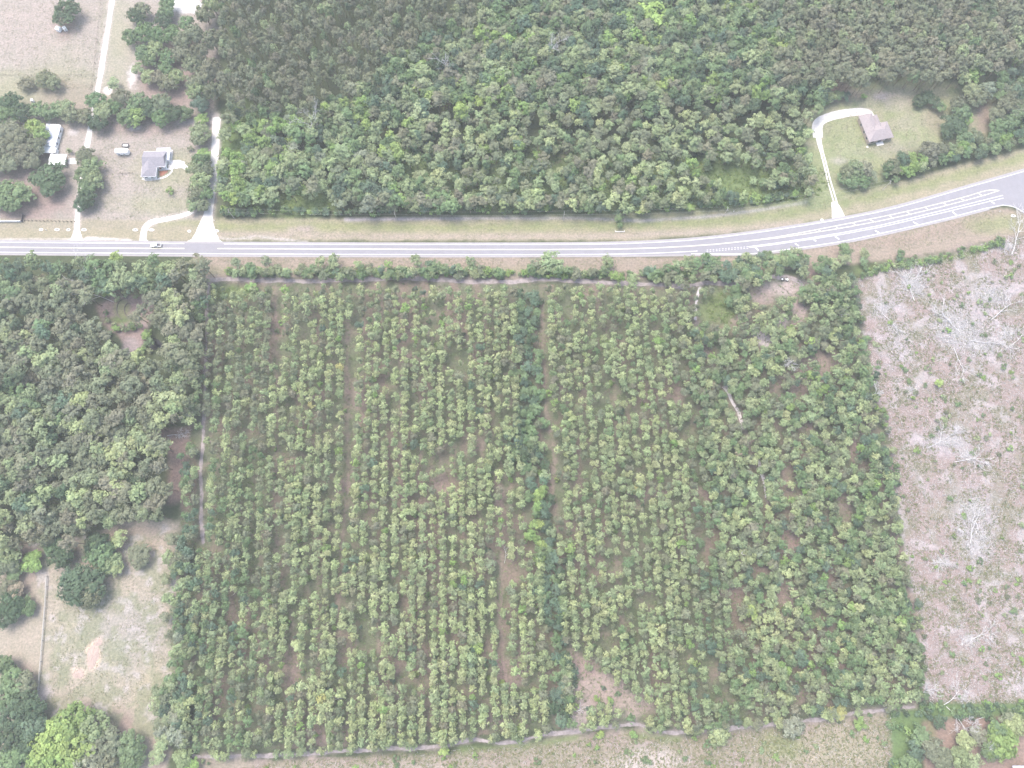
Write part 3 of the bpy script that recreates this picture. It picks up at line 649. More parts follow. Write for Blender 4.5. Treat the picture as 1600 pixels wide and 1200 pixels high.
for (x, y, R_, h) in [(268,842,3.4,7),(262,870,3.2,6),(258,905,2.8,6),(262,935,2.8,6),(258,965,2.6,5),(266,990,2.8,6),(250,1085,3.8,8),(247,1105,4,8),(252,1130,4,8),(262,1150,3.6,8),(270,1020,2.6,6)]:
    add_tree('broadleaf_tree', pick([('grey-green', 2), ('soft green', 3), ('silvery green', 1)]), x, y, R_, h, 'on the western fringe of the plantation')
# -- left wood
RINGH = [[(140,480),(168,450),(222,450),(236,466),(232,500),(232,515),(226,556),(196,556),(172,528),(150,512)],[(226,508),(262,512),(264,560),(224,560)], [(232,668),(268,664),(290,680),(288,782),(264,790),(260,705)], [(292,495),(299,495),(299,535),(290,535)]]
LW = [(-70,400),(60,404),(150,402),(185,400),(320,412),(326,440),(320,470),(312,560),(300,620),(296,660),(262,672),(255,720),(262,770),(255,812),(205,812),(180,820),(150,830),(120,845),(90,850),(55,850),(20,850),(-70,858)]
def mix_lw(x, y):
    n = vn(x*.5 + 900, y*.5)
    if x > 100 and y > 560 and n > .4: return [('soft green', 4), ('pale yellow-green', 3), ('grey-green', 3), ('olive-grey', 1)]
    if n > .62: return [('mid green', 3), ('dark green', 1.5), ('soft green', 3), ('blue-green', 2)]
    return [('grey-green', 7), ('olive-grey', 4.5), ('soft green', 2), ('dark green', .5), ('pale yellow-green', .5)]
fill(LW, 5.9, [('forest_pine', 6), ('broadleaf_tree', 2.0)], mix_lw, {'forest_pine': (3.2, 5.2), 'broadleaf_tree': (3.0, 4.8)}, {'forest_pine': (13, 18), 'broadleaf_tree': (10, 14)}, 'in the wood left of the plantation', holes=RINGH, keep=.97)
for (x, y, c, R, h) in [(213,492,'olive-grey',4.0,13),(222,482,'grey-green',3.6,13),(205,508,'mid green',2.2,4),(180,512,'bright green',2,3),(228,522,'bright green',2.6,5),(234,534,'mid green',2.4,5),(168,458,'light lime',2.4,4),(180,402,'light lime',3.6,9),(182,415,'bright green',3.2,7),(250,478,'grey-green',3.8,14),(258,500,'grey-green',3.6,14)]:
    add_tree('broadleaf_tree' if h < 12 else 'forest_pine', c, x, y, R, h, 'near the ring mound')

# -- forest above the road
TOPF = [(340,-60),(1660,-70),(1660,95),(1590,92),(1560,108),(1500,112),(1460,124),(1400,118),(1345,130),(1300,135),(1288,150),(1275,180),(1262,200),(1272,260),(1272,300),(1235,305),(1190,312),(1120,318),(1060,322),(965,326),(880,322),(760,322),(640,322),(560,322),(480,300),(420,318),(345,324),(343,260),(352,190),(345,150)]
GL = [(1150,268,54,18),(1195,296,34,10),(462,318,44,14),(372,222,16,22),(868,250,14,14),(650,262,32,8),(695,165,26,8)]
def zone_top(x, y):
    if y < 170 and x < 330 + 430*(1 - y/260): return 0       # grey pine stand
    if x > 1225 and y < 130: return 0
    if x < 800 and y > 140 and x < 560 + (y-150)*.9: return 1
    if y > 175 + (x-800)*-.03 and x > 640: return 2
    return 3
def mix_top(x, y):
    z = zone_top(x, y); n = vn(x*.6, y*.9 + 500)
    if z == 0: return {'forest_pine': [('grey-green', 6), ('olive-grey', 5), ('soft green', 1.2), ('dark green', .5)], 'broadleaf_tree': [('grey-green', 3), ('mid green', 1)]}
    if z == 1: return {'forest_pine': [('grey-green', 3), ('soft green', 3), ('mid green', 2)], 'broadleaf_tree': [('bright green', 2.2), ('soft green', 4), ('mid green', 4), ('blue-green', 2), ('light lime', .9), ('silvery green', .5)]}
    if z == 2: return {'forest_pine': [('soft green', 4), ('grey-green', 4), ('pale yellow-green', 2.5), ('olive-grey', 1)], 'broadleaf_tree': [('mid green', 3), ('soft green', 3), ('blue-green', 2), ('bright green', 1)]}
    if n > .45: return {'forest_pine': [('grey-green', 4), ('olive-grey', 2), ('soft green', 3)], 'broadleaf_tree': [('bright green', 2.2), ('light lime', .7), ('mid green', 5), ('blue-green', 2), ('soft green', 3)]}
    return {'forest_pine': [('grey-green', 5), ('olive-grey', 4), ('soft green', 1)], 'broadleaf_tree': [('mid green', 4), ('blue-green', 3), ('dark green', 2), ('soft green', 2)]}
def fill_top():
    y = -60.0; row = 0
    while y < 326:
        base_s = 5.3 if y < 150 else 6.3
        s = (base_s if y < 165 else 5.5) / MPP(800, y); sy = s * (.72 if y < 150 else .8)
        x = 335 + (s/2 if row % 2 else 0)
        while x < 1660:
            px = x + random.uniform(-.42, .42)*s; pyy = y + random.uniform(-.42, .42)*sy; x += s
            if not inside(TOPF, px, pyy) or any(((px-a)/c)**2 + ((pyy-b)/d)**2 < 1 for a, b, c, d in GL): continue
            z = zone_top(px, pyy)
            kd = pick([('forest_pine', 12), ('broadleaf_tree', 1)]) if z == 0 else pick([('forest_pine', 1), ('broadleaf_tree', 3.2)]) if z == 1 else pick([('forest_pine', 4), ('broadleaf_tree', 1.3)]) if z == 2 else pick([('forest_pine', 1.0), ('broadleaf_tree', 3.0)])
            if z == 0 and px < 760 and random.random() < .1: continue
            if z == 2 and random.random() < .1: continue
            R = random.uniform(2.2, 3.1) if (z == 0 and px < 800) else random.uniform(2.5, 3.6) if z == 2 else random.uniform(2.9, 4.0) if z == 0 else random.uniform(3.0, 5.0)
            h = {0: random.uniform(14, 17.5), 1: random.uniform(8, 15), 2: random.uniform(8.5, 12), 3: random.uniform(10, 16)}[z]
            add_tree(kd, pick(mix_top(px, pyy)[kd]), px, pyy, R, h, {0: 'in the grey pine stand of the upper forest', 1: 'among the leafy trees near the upper-left lane', 2: 'in the open pines above the highway', 3: 'in the mixed upper forest'}[z])
        y += sy; row += 1
fill_top()
for k in range(420):
    x = random.uniform(600, 1265); y = random.uniform(190, 325)
    if inside(TOPF, x, y) and not any(((x-a)/c)**2 + ((y-b)/d)**2 < .8 for a, b, c, d in GL):
        add_tree('broadleaf_tree' if random.random() < .6 else 'shrub', pick([('mid green', 5), ('blue-green', 2.5), ('dark green', 1), ('bright green', 1.5), ('soft green', 2)]), x, y, random.uniform(1.6, 3.0), random.uniform(2.5, 6), 'in the open pines above the highway')
# front row of pines along the verge, and the green bushes at their foot
x = 556
while x < 930:
    add_tree('forest_pine', pick([('grey-green', 3), ('olive-grey', 2), ('soft green', 2)]), x, 312 + random.uniform(-3, 3), random.uniform(3.0, 3.8), random.uniform(9, 11), 'in the front row of pines along the upper verge'); x += random.uniform(15, 20)
for k in range(150):
    x = random.uniform(345, 1272); yb = np.interp(x, [345,560,960,1130,1272], [333,332,328,321,303]) - random.uniform(0, 7)
    add_tree('broadleaf_tree' if random.random() < .4 else 'shrub', pick([('mid green', 4), ('bright green', 3), ('blue-green', 3), ('light lime', .7)]), x, yb, random.uniform(1.5, 2.4), random.uniform(2.5, 5), 'at the forest foot above the verge')
for (x, y, c, R, h) in [(1022,18,'light lime',8.5,16),(1040,35,'bright green',5,14),(980,30,'bright green',5.5,14),(1135,10,'light lime',4,14),(965,82,'light lime',3.2,13),(970,105,'light lime',3.0,13),(1008,125,'bright green',4,13),
                        (655,170,'soft green',7,14),(672,150,'light lime',3.2,14),(650,195,'soft green',5.5,13),(535,235,'soft green',6,12),(440,235,'bright green',6,12),(425,262,'bright green',5,11),(460,255,'soft green',5.5,11),(510,165,'light lime',3,12),(538,160,'light lime',3,12),(562,162,'bright green',3.2,12),
                        (1210,50,'bright green',4,13),(1175,55,'bright green',4,13),(1525,112,'bright green',5.5,12),(1508,120,'pale yellow-green',4,12),(1543,80,'bright green',4,12),(1590,95,'light lime',3,10),(1465,95,'bright green',3.2,10),(1385,100,'bright green',3,10),(1048,90,'pinkish',2.8,13),(1165,20,'silvery green',3,13),(500,245,'silvery green',3.4,12),(485,185,'silvery green',3,11)]:
    add_tree('broadleaf_tree', c, x, y, R, h, 'standing out of the upper forest', 'big')
for (x, y, R, h, c) in [(977,322,2.8,9,'soft green'),(967,340,2.4,6,'mid green'),(968,350,2.0,4,'mid green'),(966,331,2.2,5,'blue-green'),(1002,325,3.4,5,'light lime'),(1078,323,2.6,5,'light lime'),(1012,322,2.6,5,'bright green')]:
    add_tree('broadleaf_tree', c, x, y, R, h, 'by the small drain in the verge')

# -- right-hand house surroundings
for (x, y, R, h, c) in [(1438,156,3.6,5,'dark green'),(1450,152,3.8,5,'dark green'),(1462,160,3.4,5,'dark green'),(1472,166,2.6,5,'mid green'),(1490,192,5.5,8,'dark green'),(1482,205,4,6,'dark green'),(1500,200,4,7,'mid green'),(1505,175,4.5,9,'mid green'),(1498,160,4,9,'grey-green'),
                        (1530,150,5,10,'grey-green'),(1545,138,4,10,'silvery green'),(1520,140,4,10,'soft green'),(1512,185,3,6,'bright green'),(1510,215,4,7,'mid green'),(1525,212,4,7,'grey-green'),(1560,178,4.6,9,'grey-green'),(1575,160,4.6,10,'grey-green'),(1590,140,4.6,10,'grey-green'),(1562,195,4.2,8,'mid green'),(1580,190,4.6,9,'mid green'),(1595,175,5,10,'mid green'),
                        (1325,268,4,7,'grey-green'),(1338,262,4.4,8,'soft green'),(1352,262,4.2,8,'olive-grey'),(1330,282,3.8,6,'mid green'),(1348,280,4,6,'mid green'),(1318,276,3,5,'mid green'),(1360,272,3.4,6,'grey-green'),
                        (1296,150,3.2,6,'soft green'),(1308,148,3,6,'mid green'),(1322,148,2.8,5,'blue-green'),(1288,158,3,5,'mid green'),(1350,150,1.6,3,'bright green'),(1409,243,2.6,4,'dark green'),(1395,258,4,8,'grey-green'),(1410,262,3.2,5,'bright green'),(1425,255,2.6,4,'light lime'),(1455,235,5,9,'olive-grey'),(1470,232,4.2,8,'grey-green')]:
    R *= 1.15
    add_tree('oak_tree' if R >= 4.0 else 'broadleaf_tree', c, x, y, R, h, 'around the right-hand house')
fill([(1375,268),(1400,252),(1440,238),(1480,225),(1520,215),(1560,200),(1605,180),(1660,150),(1660,190),(1600,220),(1540,240),(1480,256),(1420,274),(1385,284)], 4.2, [('broadleaf_tree', 3), ('oak_tree', 1)],
     [('mid green', 4), ('blue-green', 2), ('bright green', 2), ('soft green', 2), ('grey-green', 1)], {'broadleaf_tree': (2, 3.2), 'oak_tree': (3, 3.8)}, (4.5, 8), 'in the hedgerow between house and highway', keep=.9)
fill([(1560,105),(1660,90),(1660,180),(1590,190),(1560,150)], 5, [('broadleaf_tree', 3)], [('mid green', 4), ('blue-green', 2), ('grey-green', 3)], (2.6, 3.8), (8, 12), 'around the right-hand house')

# -- roadside hedge below the highway
def mix_h(x, y): return [('soft green', 4), ('mid green', 3), ('grey-green', 2), ('bright green', 1), ('blue-green', 1)] if x < 1000 else [('mid green', 4), ('soft green', 3.5), ('blue-green', 2), ('grey-green', 1)]
fill([(355,418),(400,415),(450,418),(446,433),(390,433),(372,430)], 3.6, [('young_pine', 2), ('broadleaf_tree', 1.5)], mix_h, (2.0, 3.0), (5, 9), 'in the hedge below the highway', keep=.95)
fill([(464,416),(560,412),(640,412),(740,415),(790,420),(790,431),(680,431),(560,432),(464,432)], 3.5, [('young_pine', 2), ('broadleaf_tree', 2)], mix_h, (1.9, 3.0), (4, 8), 'in the hedge below the highway', keep=.9)
fill([(812,420),(860,415),(900,420),(960,424),(1040,418),(1075,400),(1150,401),(1240,392),(1262,395),(1262,424),(1200,428),(1150,438),(1110,436),(1060,440),(1020,438),(960,434),(890,430),(816,431)], 3.9, [('broadleaf_tree', 3), ('young_pine', 1)], mix_h, (2.1, 3.4), (4.5, 8.5), 'in the hedge below the highway', keep=.95)
for (x, y, R, h, c) in [(858,405,5.2,9,'soft green'),(840,412,3.6,7,'grey-green'),(870,414,4,7,'soft green'),(950,408,3.6,8.5,'soft green'),(945,420,3,6,'mid green'),(1234,402,5,7.5,'mid green'),(1245,412,4,6,'blue-green'),(1222,406,4,7,'soft green'),(1322,388,3.8,7.5,'mid green'),(1320,402,3.8,6.5,'soft green'),(1290,408,4,7,'mid green'),(1302,412,3.8,6,'soft green'),(1280,418,3.6,6,'mid green'),(1292,424,3.6,6,'blue-green'),
                        (1352,395,2.8,5,'soft green'),(1350,408,2.6,4.5,'mid green'),(1408,395,2.4,4.5,'mid green'),(1406,403,2.2,3,'blue-green'),(1258,454,3.6,5,'mid green'),(1256,468,3,5,'grey-green'),(1150,452,3.4,7,'mid green'),(1152,466,3.4,7,'blue-green'),(1158,478,3.6,7,'soft green'),(1140,470,2.8,6,'mid green'),(393,430,2.6,6,'mid green'),(392,448,3,5,'bright green'),(520,404,3,8,'soft green'),(500,408,3,8,'soft green'),(650,405,3.2,9,'soft green'),(735,408,2.8,8,'soft green'),(368,410,3,8,'grey-green'),(415,407,3,8,'grey-green')]:
    add_tree('broadleaf_tree', c, x, y, R, h, 'in the hedge below the highway', 'big')
fill([(1270,430),(1330,420),(1345,440),(1330,520),(1310,520),(1300,470),(1272,455)], 4.2, [('broadleaf_tree', 1)], [('mid green', 4), ('soft green', 3), ('blue-green', 2), ('silvery green', .5)], (2, 3.2), (5, 8), 'at the plantation\'s upper right corner')
for _ in range(60):
    t = random.random(); x = 1335 + 235*t; y = np.interp(x, [1335,1400,1480,1570], [424,412,398,376]) + random.uniform(-4, 8)
    add_tree('shrub', pick([('bright green', 3), ('mid green', 4), ('soft green', 2)]), x, y, random.uniform(1.2, 2.2), random.uniform(1.5, 3.2), 'along the top edge of the cleared land')

for k in range(210):
    x = random.uniform(355, 1080)
    if 452 < x < 462 or 803 < x < 809: continue
    y = np.interp(x, [355,460,700,1080], [427,427,427,431]) + random.uniform(-4, 1)
    add_tree('shrub', pick([('mid green', 5), ('dark green', 1.5), ('bright green', 2), ('soft green', 2)]), x, y, random.uniform(1.5, 2.6), random.uniform(1.8, 3.4), 'in the hedge below the highway')
# -- upper-left yards: big oaks and clumps, each placed
for (x, y, R, h, c) in [(103,18,6.6,9,'dark green'),(68,122,4.2,7,'grey-green'),(40,130,3.8,5,'olive-grey'),(82,128,3.6,7,'grey-green'),
    (14,160,5,9,'dark green'),(8,178,5,9,'mid green'),(34,172,4.4,9,'dark green'),(58,170,4.2,8,'mid green'),(78,172,4.5,8,'mid green'),(98,168,4.5,8,'soft green'),(110,178,4,8,'grey-green'),
    (130,180,3.8,7,'grey-green'),(150,190,4.4,8,'dark green'),(160,172,4.6,9,'soft green'),(148,155,4.4,8,'mid green'),(178,165,4,8,'mid green'),(188,150,4,9,'olive-grey'),(196,182,4.4,8,'mid green'),(215,160,5,9,'mid green'),(212,180,4.4,8,'bright green'),(232,168,4.6,9,'dark green'),(248,160,5,9,'grey-green'),(250,182,4.4,8,'mid green'),(270,176,4.4,8,'dark green'),(288,176,3.6,6,'mid green'),(176,130,3,6,'soft green'),
    (212,22,4.4,8,'dark green'),(222,14,4,8,'grey-green'),(205,55,4.2,8,'mid green'),(225,48,4.8,9,'mid green'),(243,52,4.4,8,'mid green'),(222,80,4,8,'mid green'),(240,75,4,8,'soft green'),(232,92,3.6,7,'mid green'),(255,30,4,8,'dark green'),(262,5,4,8,'mid green'),(258,18,4,8,'mid green'),
    (268,52,4.6,9,'mid green'),(285,60,4.6,9,'grey-green'),(290,35,3.8,8,'mid green'),(262,88,4.2,8,'mid green'),(280,82,4.4,8,'grey-green'),(255,108,3.6,7,'mid green'),(245,120,4,8,'olive-grey'),(262,128,4.4,8,'grey-green'),(232,118,3.6,7,'soft green'),(215,105,3.2,6,'soft green'),(275,118,4,8,'soft green'),(300,98,4.6,10,'grey-green'),(312,80,4.6,12,'grey-green'),(302,50,4.4,11,'grey-green'),(318,20,4.4,12,'grey-green'),(330,5,4.4,12,'soft green'),(316,120,4.6,11,'grey-green'),(305,140,4.4,10,'soft green'),(312,160,4,9,'blue-green'),(315,185,3,5,'bright green'),(302,128,4,9,'grey-green'),(330,60,4.4,13,'grey-green'),(328,105,4.4,13,'olive-grey'),(332,140,4,12,'grey-green'),
    (312,205,4.6,8,'soft green'),(308,215,3.6,7,'grey-green'),(318,240,3,6,'bright green'),(312,252,4.2,8,'mid green'),(305,262,4,8,'soft green'),(320,265,4,8,'grey-green'),(312,282,4.4,9,'soft green'),(306,300,4.2,8,'grey-green'),(318,300,3.8,7,'mid green'),(302,318,3.4,6,'soft green'),(314,318,3.4,6,'grey-green'),
    (12,205,6,10,'olive-grey'),(32,212,5.6,10,'grey-green'),(52,198,4.6,9,'light lime'),(62,208,3.6,8,'bright green'),(10,232,6,10,'grey-green'),(36,238,5.6,10,'olive-grey'),(55,228,4.4,9,'grey-green'),(14,252,5,9,'grey-green'),(48,252,4.4,9,'grey-green'),
    (75,277,7.6,9,'dark green'),(18,305,7.4,9,'mid green'),(32,298,4.6,7,'soft green'),(-8,300,6,8,'mid green'),
    (131,243,4.2,8,'grey-green'),(142,258,4.6,8,'soft green'),(132,272,4.4,8,'mid green'),(146,280,4.2,8,'soft green'),(134,292,4.4,8,'mid green'),(134,308,4.4,8,'dark green'),(127,318,3.4,6,'blue-green'),(109,235,1.8,3,'soft green'),(265,297,2.2,3.4,'bright green'),(297,233,1.7,2.6,'grey-green'),(-20,200,6,10,'grey-green'),(-20,250,6,10,'grey-green'),(-25,160,6,10,'dark green')]:
    R = R * (1.28 if R > 2.5 else 1.1)
    add_tree('oak_tree' if R >= 4.2 else 'broadleaf_tree' if R > 2.6 else 'shrub', c, x, y, R, h, 'in the upper-left yards')
# -- lower-left: big crowns
for (x, y, R, h, c) in [(125,915,8.2,10,'dark green'),(110,905,5,9,'blue-green'),(140,930,5,9,'grey-green'),(155,865,6.2,9,'mid green'),(150,850,5,9,'dark green'),(95,870,5,8,'dark green'),(84,855,4.4,8,'mid green'),(185,842,3.4,7,'pale yellow-green'),(170,880,4.6,7,'soft green'),(178,886,3.4,6,'pale yellow-green'),(215,868,4.8,6,'grey-green'),(285,865,4,7,'grey-green'),(278,885,3.6,7,'soft green'),
    (48,878,4.4,5.5,'bright green'),(20,898,3,5,'mid green'),(8,880,5,8,'grey-green'),(14,865,5,9,'soft green'),(20,925,4,6,'rusty'),(14,945,5.6,8,'dark green'),(40,948,3.8,5,'mid green'),(8,965,4.6,7,'dark green'),(5,920,4.6,7,'olive-grey'),
    (18,1060,5,8,'mid green'),(35,1070,4.6,8,'grey-green'),(10,1085,5.4,9,'mid green'),(35,1095,5,9,'dark green'),(52,1110,4.6,9,'dark green'),(20,1120,6,10,'dark green'),(48,1135,5.6,9,'blue-green'),(12,1155,6,10,'dark green'),(40,1165,5.6,9,'dark green'),(15,1190,6,10,'mid green'),(5,1040,4,8,'mid green'),
    (110,1135,7.6,12,'bright green'),(90,1155,7.4,12,'light lime'),(70,1175,6.4,11,'light lime'),(120,1165,7,12,'light lime'),(140,1140,6.4,11,'soft green'),(95,1190,7,11,'bright green'),(150,1175,6,10,'grey-green'),(135,1195,6,10,'silvery green'),(170,1160,5.4,10,'grey-green'),(165,1190,5,9,'grey-green'),(200,1165,5.4,9,'mid green'),(205,1185,5,8,'mid green'),(245,1180,3.4,5,'soft green'),(252,1160,3,5,'soft green'),(60,1200,6,10,'bright green'),
    (285,1185,3.6,6,'soft green'),(300,1198,3,5,'bright green'),
    (1458,1168,4,7,'grey-green'),(1440,1150,3.4,6,'mid green'),(1430,1175,3.4,6,'blue-green'),(1425,1195,3.8,6,'mid green'),(1500,1185,4.2,7,'soft green'),(1475,1188,4.4,7,'grey-green'),(1510,1160,3.6,7,'pale yellow-green'),(1530,1150,3.4,6,'olive-grey'),(1568,1162,6.4,8,'bright green'),(1560,1145,3.8,7,'mid green'),(1552,1172,4,7,'mid green'),(1520,1190,3.4,6,'soft green'),(1590,1135,4,8,'pale yellow-green'),(1580,1125,3.2,6,'grey-green'),(1468,1130,2.4,4,'dark green'),
    (1122,1142,3.6,7,'silvery green'),(1240,1135,4.2,8,'silvery green'),(1125,1150,3.8,8,'pale yellow-green'),(1312,1113,3.2,5,'yellow'),(1300,1118,2.8,5,'pale yellow-green'),(1345,1130,2.6,4,'bright green')]:
    R *= 1.2
    add_tree('oak_tree' if R >= 4.2 else 'broadleaf_tree', c, x, y, R, h, 'in the lower-left yard' if x < 500 else 'by the lower-right corner')
for (x, y, R, h, c) in [(1468,598,2.2,4,'light lime'),(692,1153,3.2,6,'yellow'),(694,1175,2.2,4,'light lime'),(1175,958,3.4,8,'light lime'),(882,957,2.6,7,'bright green'),(745,1010,3.2,7,'light lime'),(840,775,2.8,8,'light lime'),(845,870,2.6,8,'light lime'),(836,820,2.6,8,'bright green'),(848,852,2.6,8,'light lime'),(1195,640,2.6,7,'bright green'),(1180,570,2.8,7,'light lime'),(1270,535,3.4,8,'light lime'),(920,1042,2,5,'soft green'),(465,1010,3,8,'pale yellow-green'),(995,765,2.6,8,'yellow'),(938,1148,1.8,3,'light lime'),(990,1147,1.8,3,'bright green')]:
    add_tree('broadleaf_tree', c, x, y, R, h, 'standing out of the plantation', 'big')
for k in range(46):
    x = random.uniform(300, 1400); add_tree('young_pine' if random.random() < .6 else 'broadleaf_tree', pick([('pale yellow-green', 3), ('soft green', 4), ('grey-green', 2)]), x, y_bot(x) + random.uniform(-3, 5), random.uniform(1.5, 2.6), random.uniform(4, 8), 'beside the south track')
for (x, y) in [(178,508),(188,512),(198,514),(208,511),(218,508),(168,500),(165,488),(222,545),(228,538),(232,548),(225,524),(231,528),(171,520),(205,556),(182,466),(212,462),(196,458)]:
    add_tree('shrub', pick([('mid green', 3), ('bright green', 2), ('soft green', 1)]), x, y, random.uniform(1.5, 2.3), random.uniform(1.8, 3.2), 'near the ring mound')
# -- clearcut bushes
for k in range(240):
    x = random.uniform(1335, 1640); y = random.uniform(400, 1098)
    if x < np.interp(y, [440,540,600,680,800,880,960,1100], [1340,1362,1374,1398,1414,1427,1442,1452]): continue
    if y < np.interp(x, [1335,1400,1480,1570,1640], [430,418,404,384,378]): continue
    add_tree('shrub', pick([('mid green', 3), ('bright green', 2.5), ('soft green', 4), ('grey-green', 2)]), x, y, random.triangular(.6, 2.0, .9), random.uniform(.8, 1.8), 'on the cleared land')
for k in range(60):
    x = random.uniform(300, 1390); y = y_bot(x) + random.uniform(8, 60)
    if y < 1225: add_tree('shrub', pick([('mid green', 3), ('bright green', 3), ('soft green', 3)]), x, y, random.uniform(.9, 1.7), random.uniform(.8, 2), 'below the south track')
for k in range(110):
    x = random.uniform(1392, 1640); y = random.uniform(1100, 1124) if x > 1440 else random.uniform(1104, 1215)
    add_tree('shrub', pick([('mid green', 4), ('dark green', 1), ('blue-green', 2), ('bright green', 1)]), x, y, random.uniform(1.2, 2.2), random.uniform(1.5, 3), 'in the green strip at the lower right')

# ------------------------------------------------------------------ trees become objects
used = set()
def where(T):
    x, y = T['px'] / 16, T['py'] / 12
    if not (0 <= x <= 100 and 0 <= y <= 100): return None
    for f in ('%.0f', '%.1f'):
        s = (f % x, f % y)
        if (T['kind'],) + s not in used:
            used.add((T['kind'],) + s); return s
    return (('%.2f' % x), ('%.2f' % y))
NOUN = {'young_pine': 'young pine', 'forest_pine': 'tall pine', 'broadleaf_tree': 'leafy tree', 'oak_tree': 'spreading broad tree', 'shrub': 'low bush'}
CATN = {'young_pine': 'pine tree', 'forest_pine': 'pine tree', 'broadleaf_tree': 'tree', 'oak_tree': 'tree', 'shrub': 'bush'}
ZS = {'in the pine rows': 'in the pine rows', 'in the dense eastern part of the plantation': 'in the dense right part', 'in the dark hardwood strip between the pine rows': 'in the dark leafy strip',
      'in the wood left of the plantation': 'in the left wood', 'in the grey pine stand of the upper forest': 'in the grey upper stand', 'among the leafy trees near the upper-left lane': 'in the upper leafy wood',
      'in the open pines above the highway': 'above the highway', 'in the mixed upper forest': 'in the upper forest', 'in the front row of pines along the upper verge': 'in the verge-side row', 'at the forest foot above the verge': 'at the forest foot',
      'standing out of the upper forest': 'in the upper forest', 'standing out of the plantation': 'in the plantation', 'around the right-hand house': 'near the right-hand house', 'in the hedgerow between house and highway': 'in the right hedgerow', 'in the hedge below the highway': 'below the highway',
      'in the upper-left yards': 'in the upper-left yards', 'on the edge of the cleared land': 'edging the cleared land', 'on the western fringe of the plantation': 'on the western fringe', 'in the green strip at the lower right': 'in the lower-right strip', 'near the ring mound': 'near the ring mound',
      'along the top edge of the cleared land': 'above the cleared land', 'on the cleared land': 'on the cleared land', 'below the south track': 'below the south track', 'beside the south track': 'beside the south track', 'among the pine rows': 'among the pine rows', 'in the lower-left yard': 'by the lower-left field', 'by the lower-right corner': 'near the lower-right corner', 'beside the west track': 'beside the west track',
      'by the small drain in the verge': 'by the verge drain', "at the plantation's upper right corner": 'by the upper-right clearing'}
SINGLE = {'young_pine', 'shrub'}
MESH = {}
for kn in KINDS:
    for i, (cv, cq, ct, tv, tq) in enumerate(PROTO[kn]):
        tin = np.repeat(ct[:, None], 3, 1)
        if kn in SINGLE:
            V = np.concatenate([cv, tv]); Q = np.concatenate([cq, tq + len(cv)])
            MESH[kn, i] = np_mesh(kn, V, Q, [M_LEAF, M_BARK], np.r_[np.zeros(len(cq)), np.ones(len(tq))], np.concatenate([tin, np.ones((len(tv), 3))]))
        else:
            MESH[kn, i] = (np_mesh('crown', cv, cq, [M_LEAF], None, tin), np_mesh('trunk', tv, tq, [M_BARK]))
STUFFNAME = {'young_pine': 'pine_plantation', 'forest_pine': 'pine_forest', 'broadleaf_tree': 'leafy_forest', 'oak_tree': 'oak_wood', 'shrub': 'scrub'}
def jcol(c):
    v = random.uniform(.88, 1.12); return tuple(max(0, a * v * random.uniform(.96, 1.04)) for a in COLORS[c])
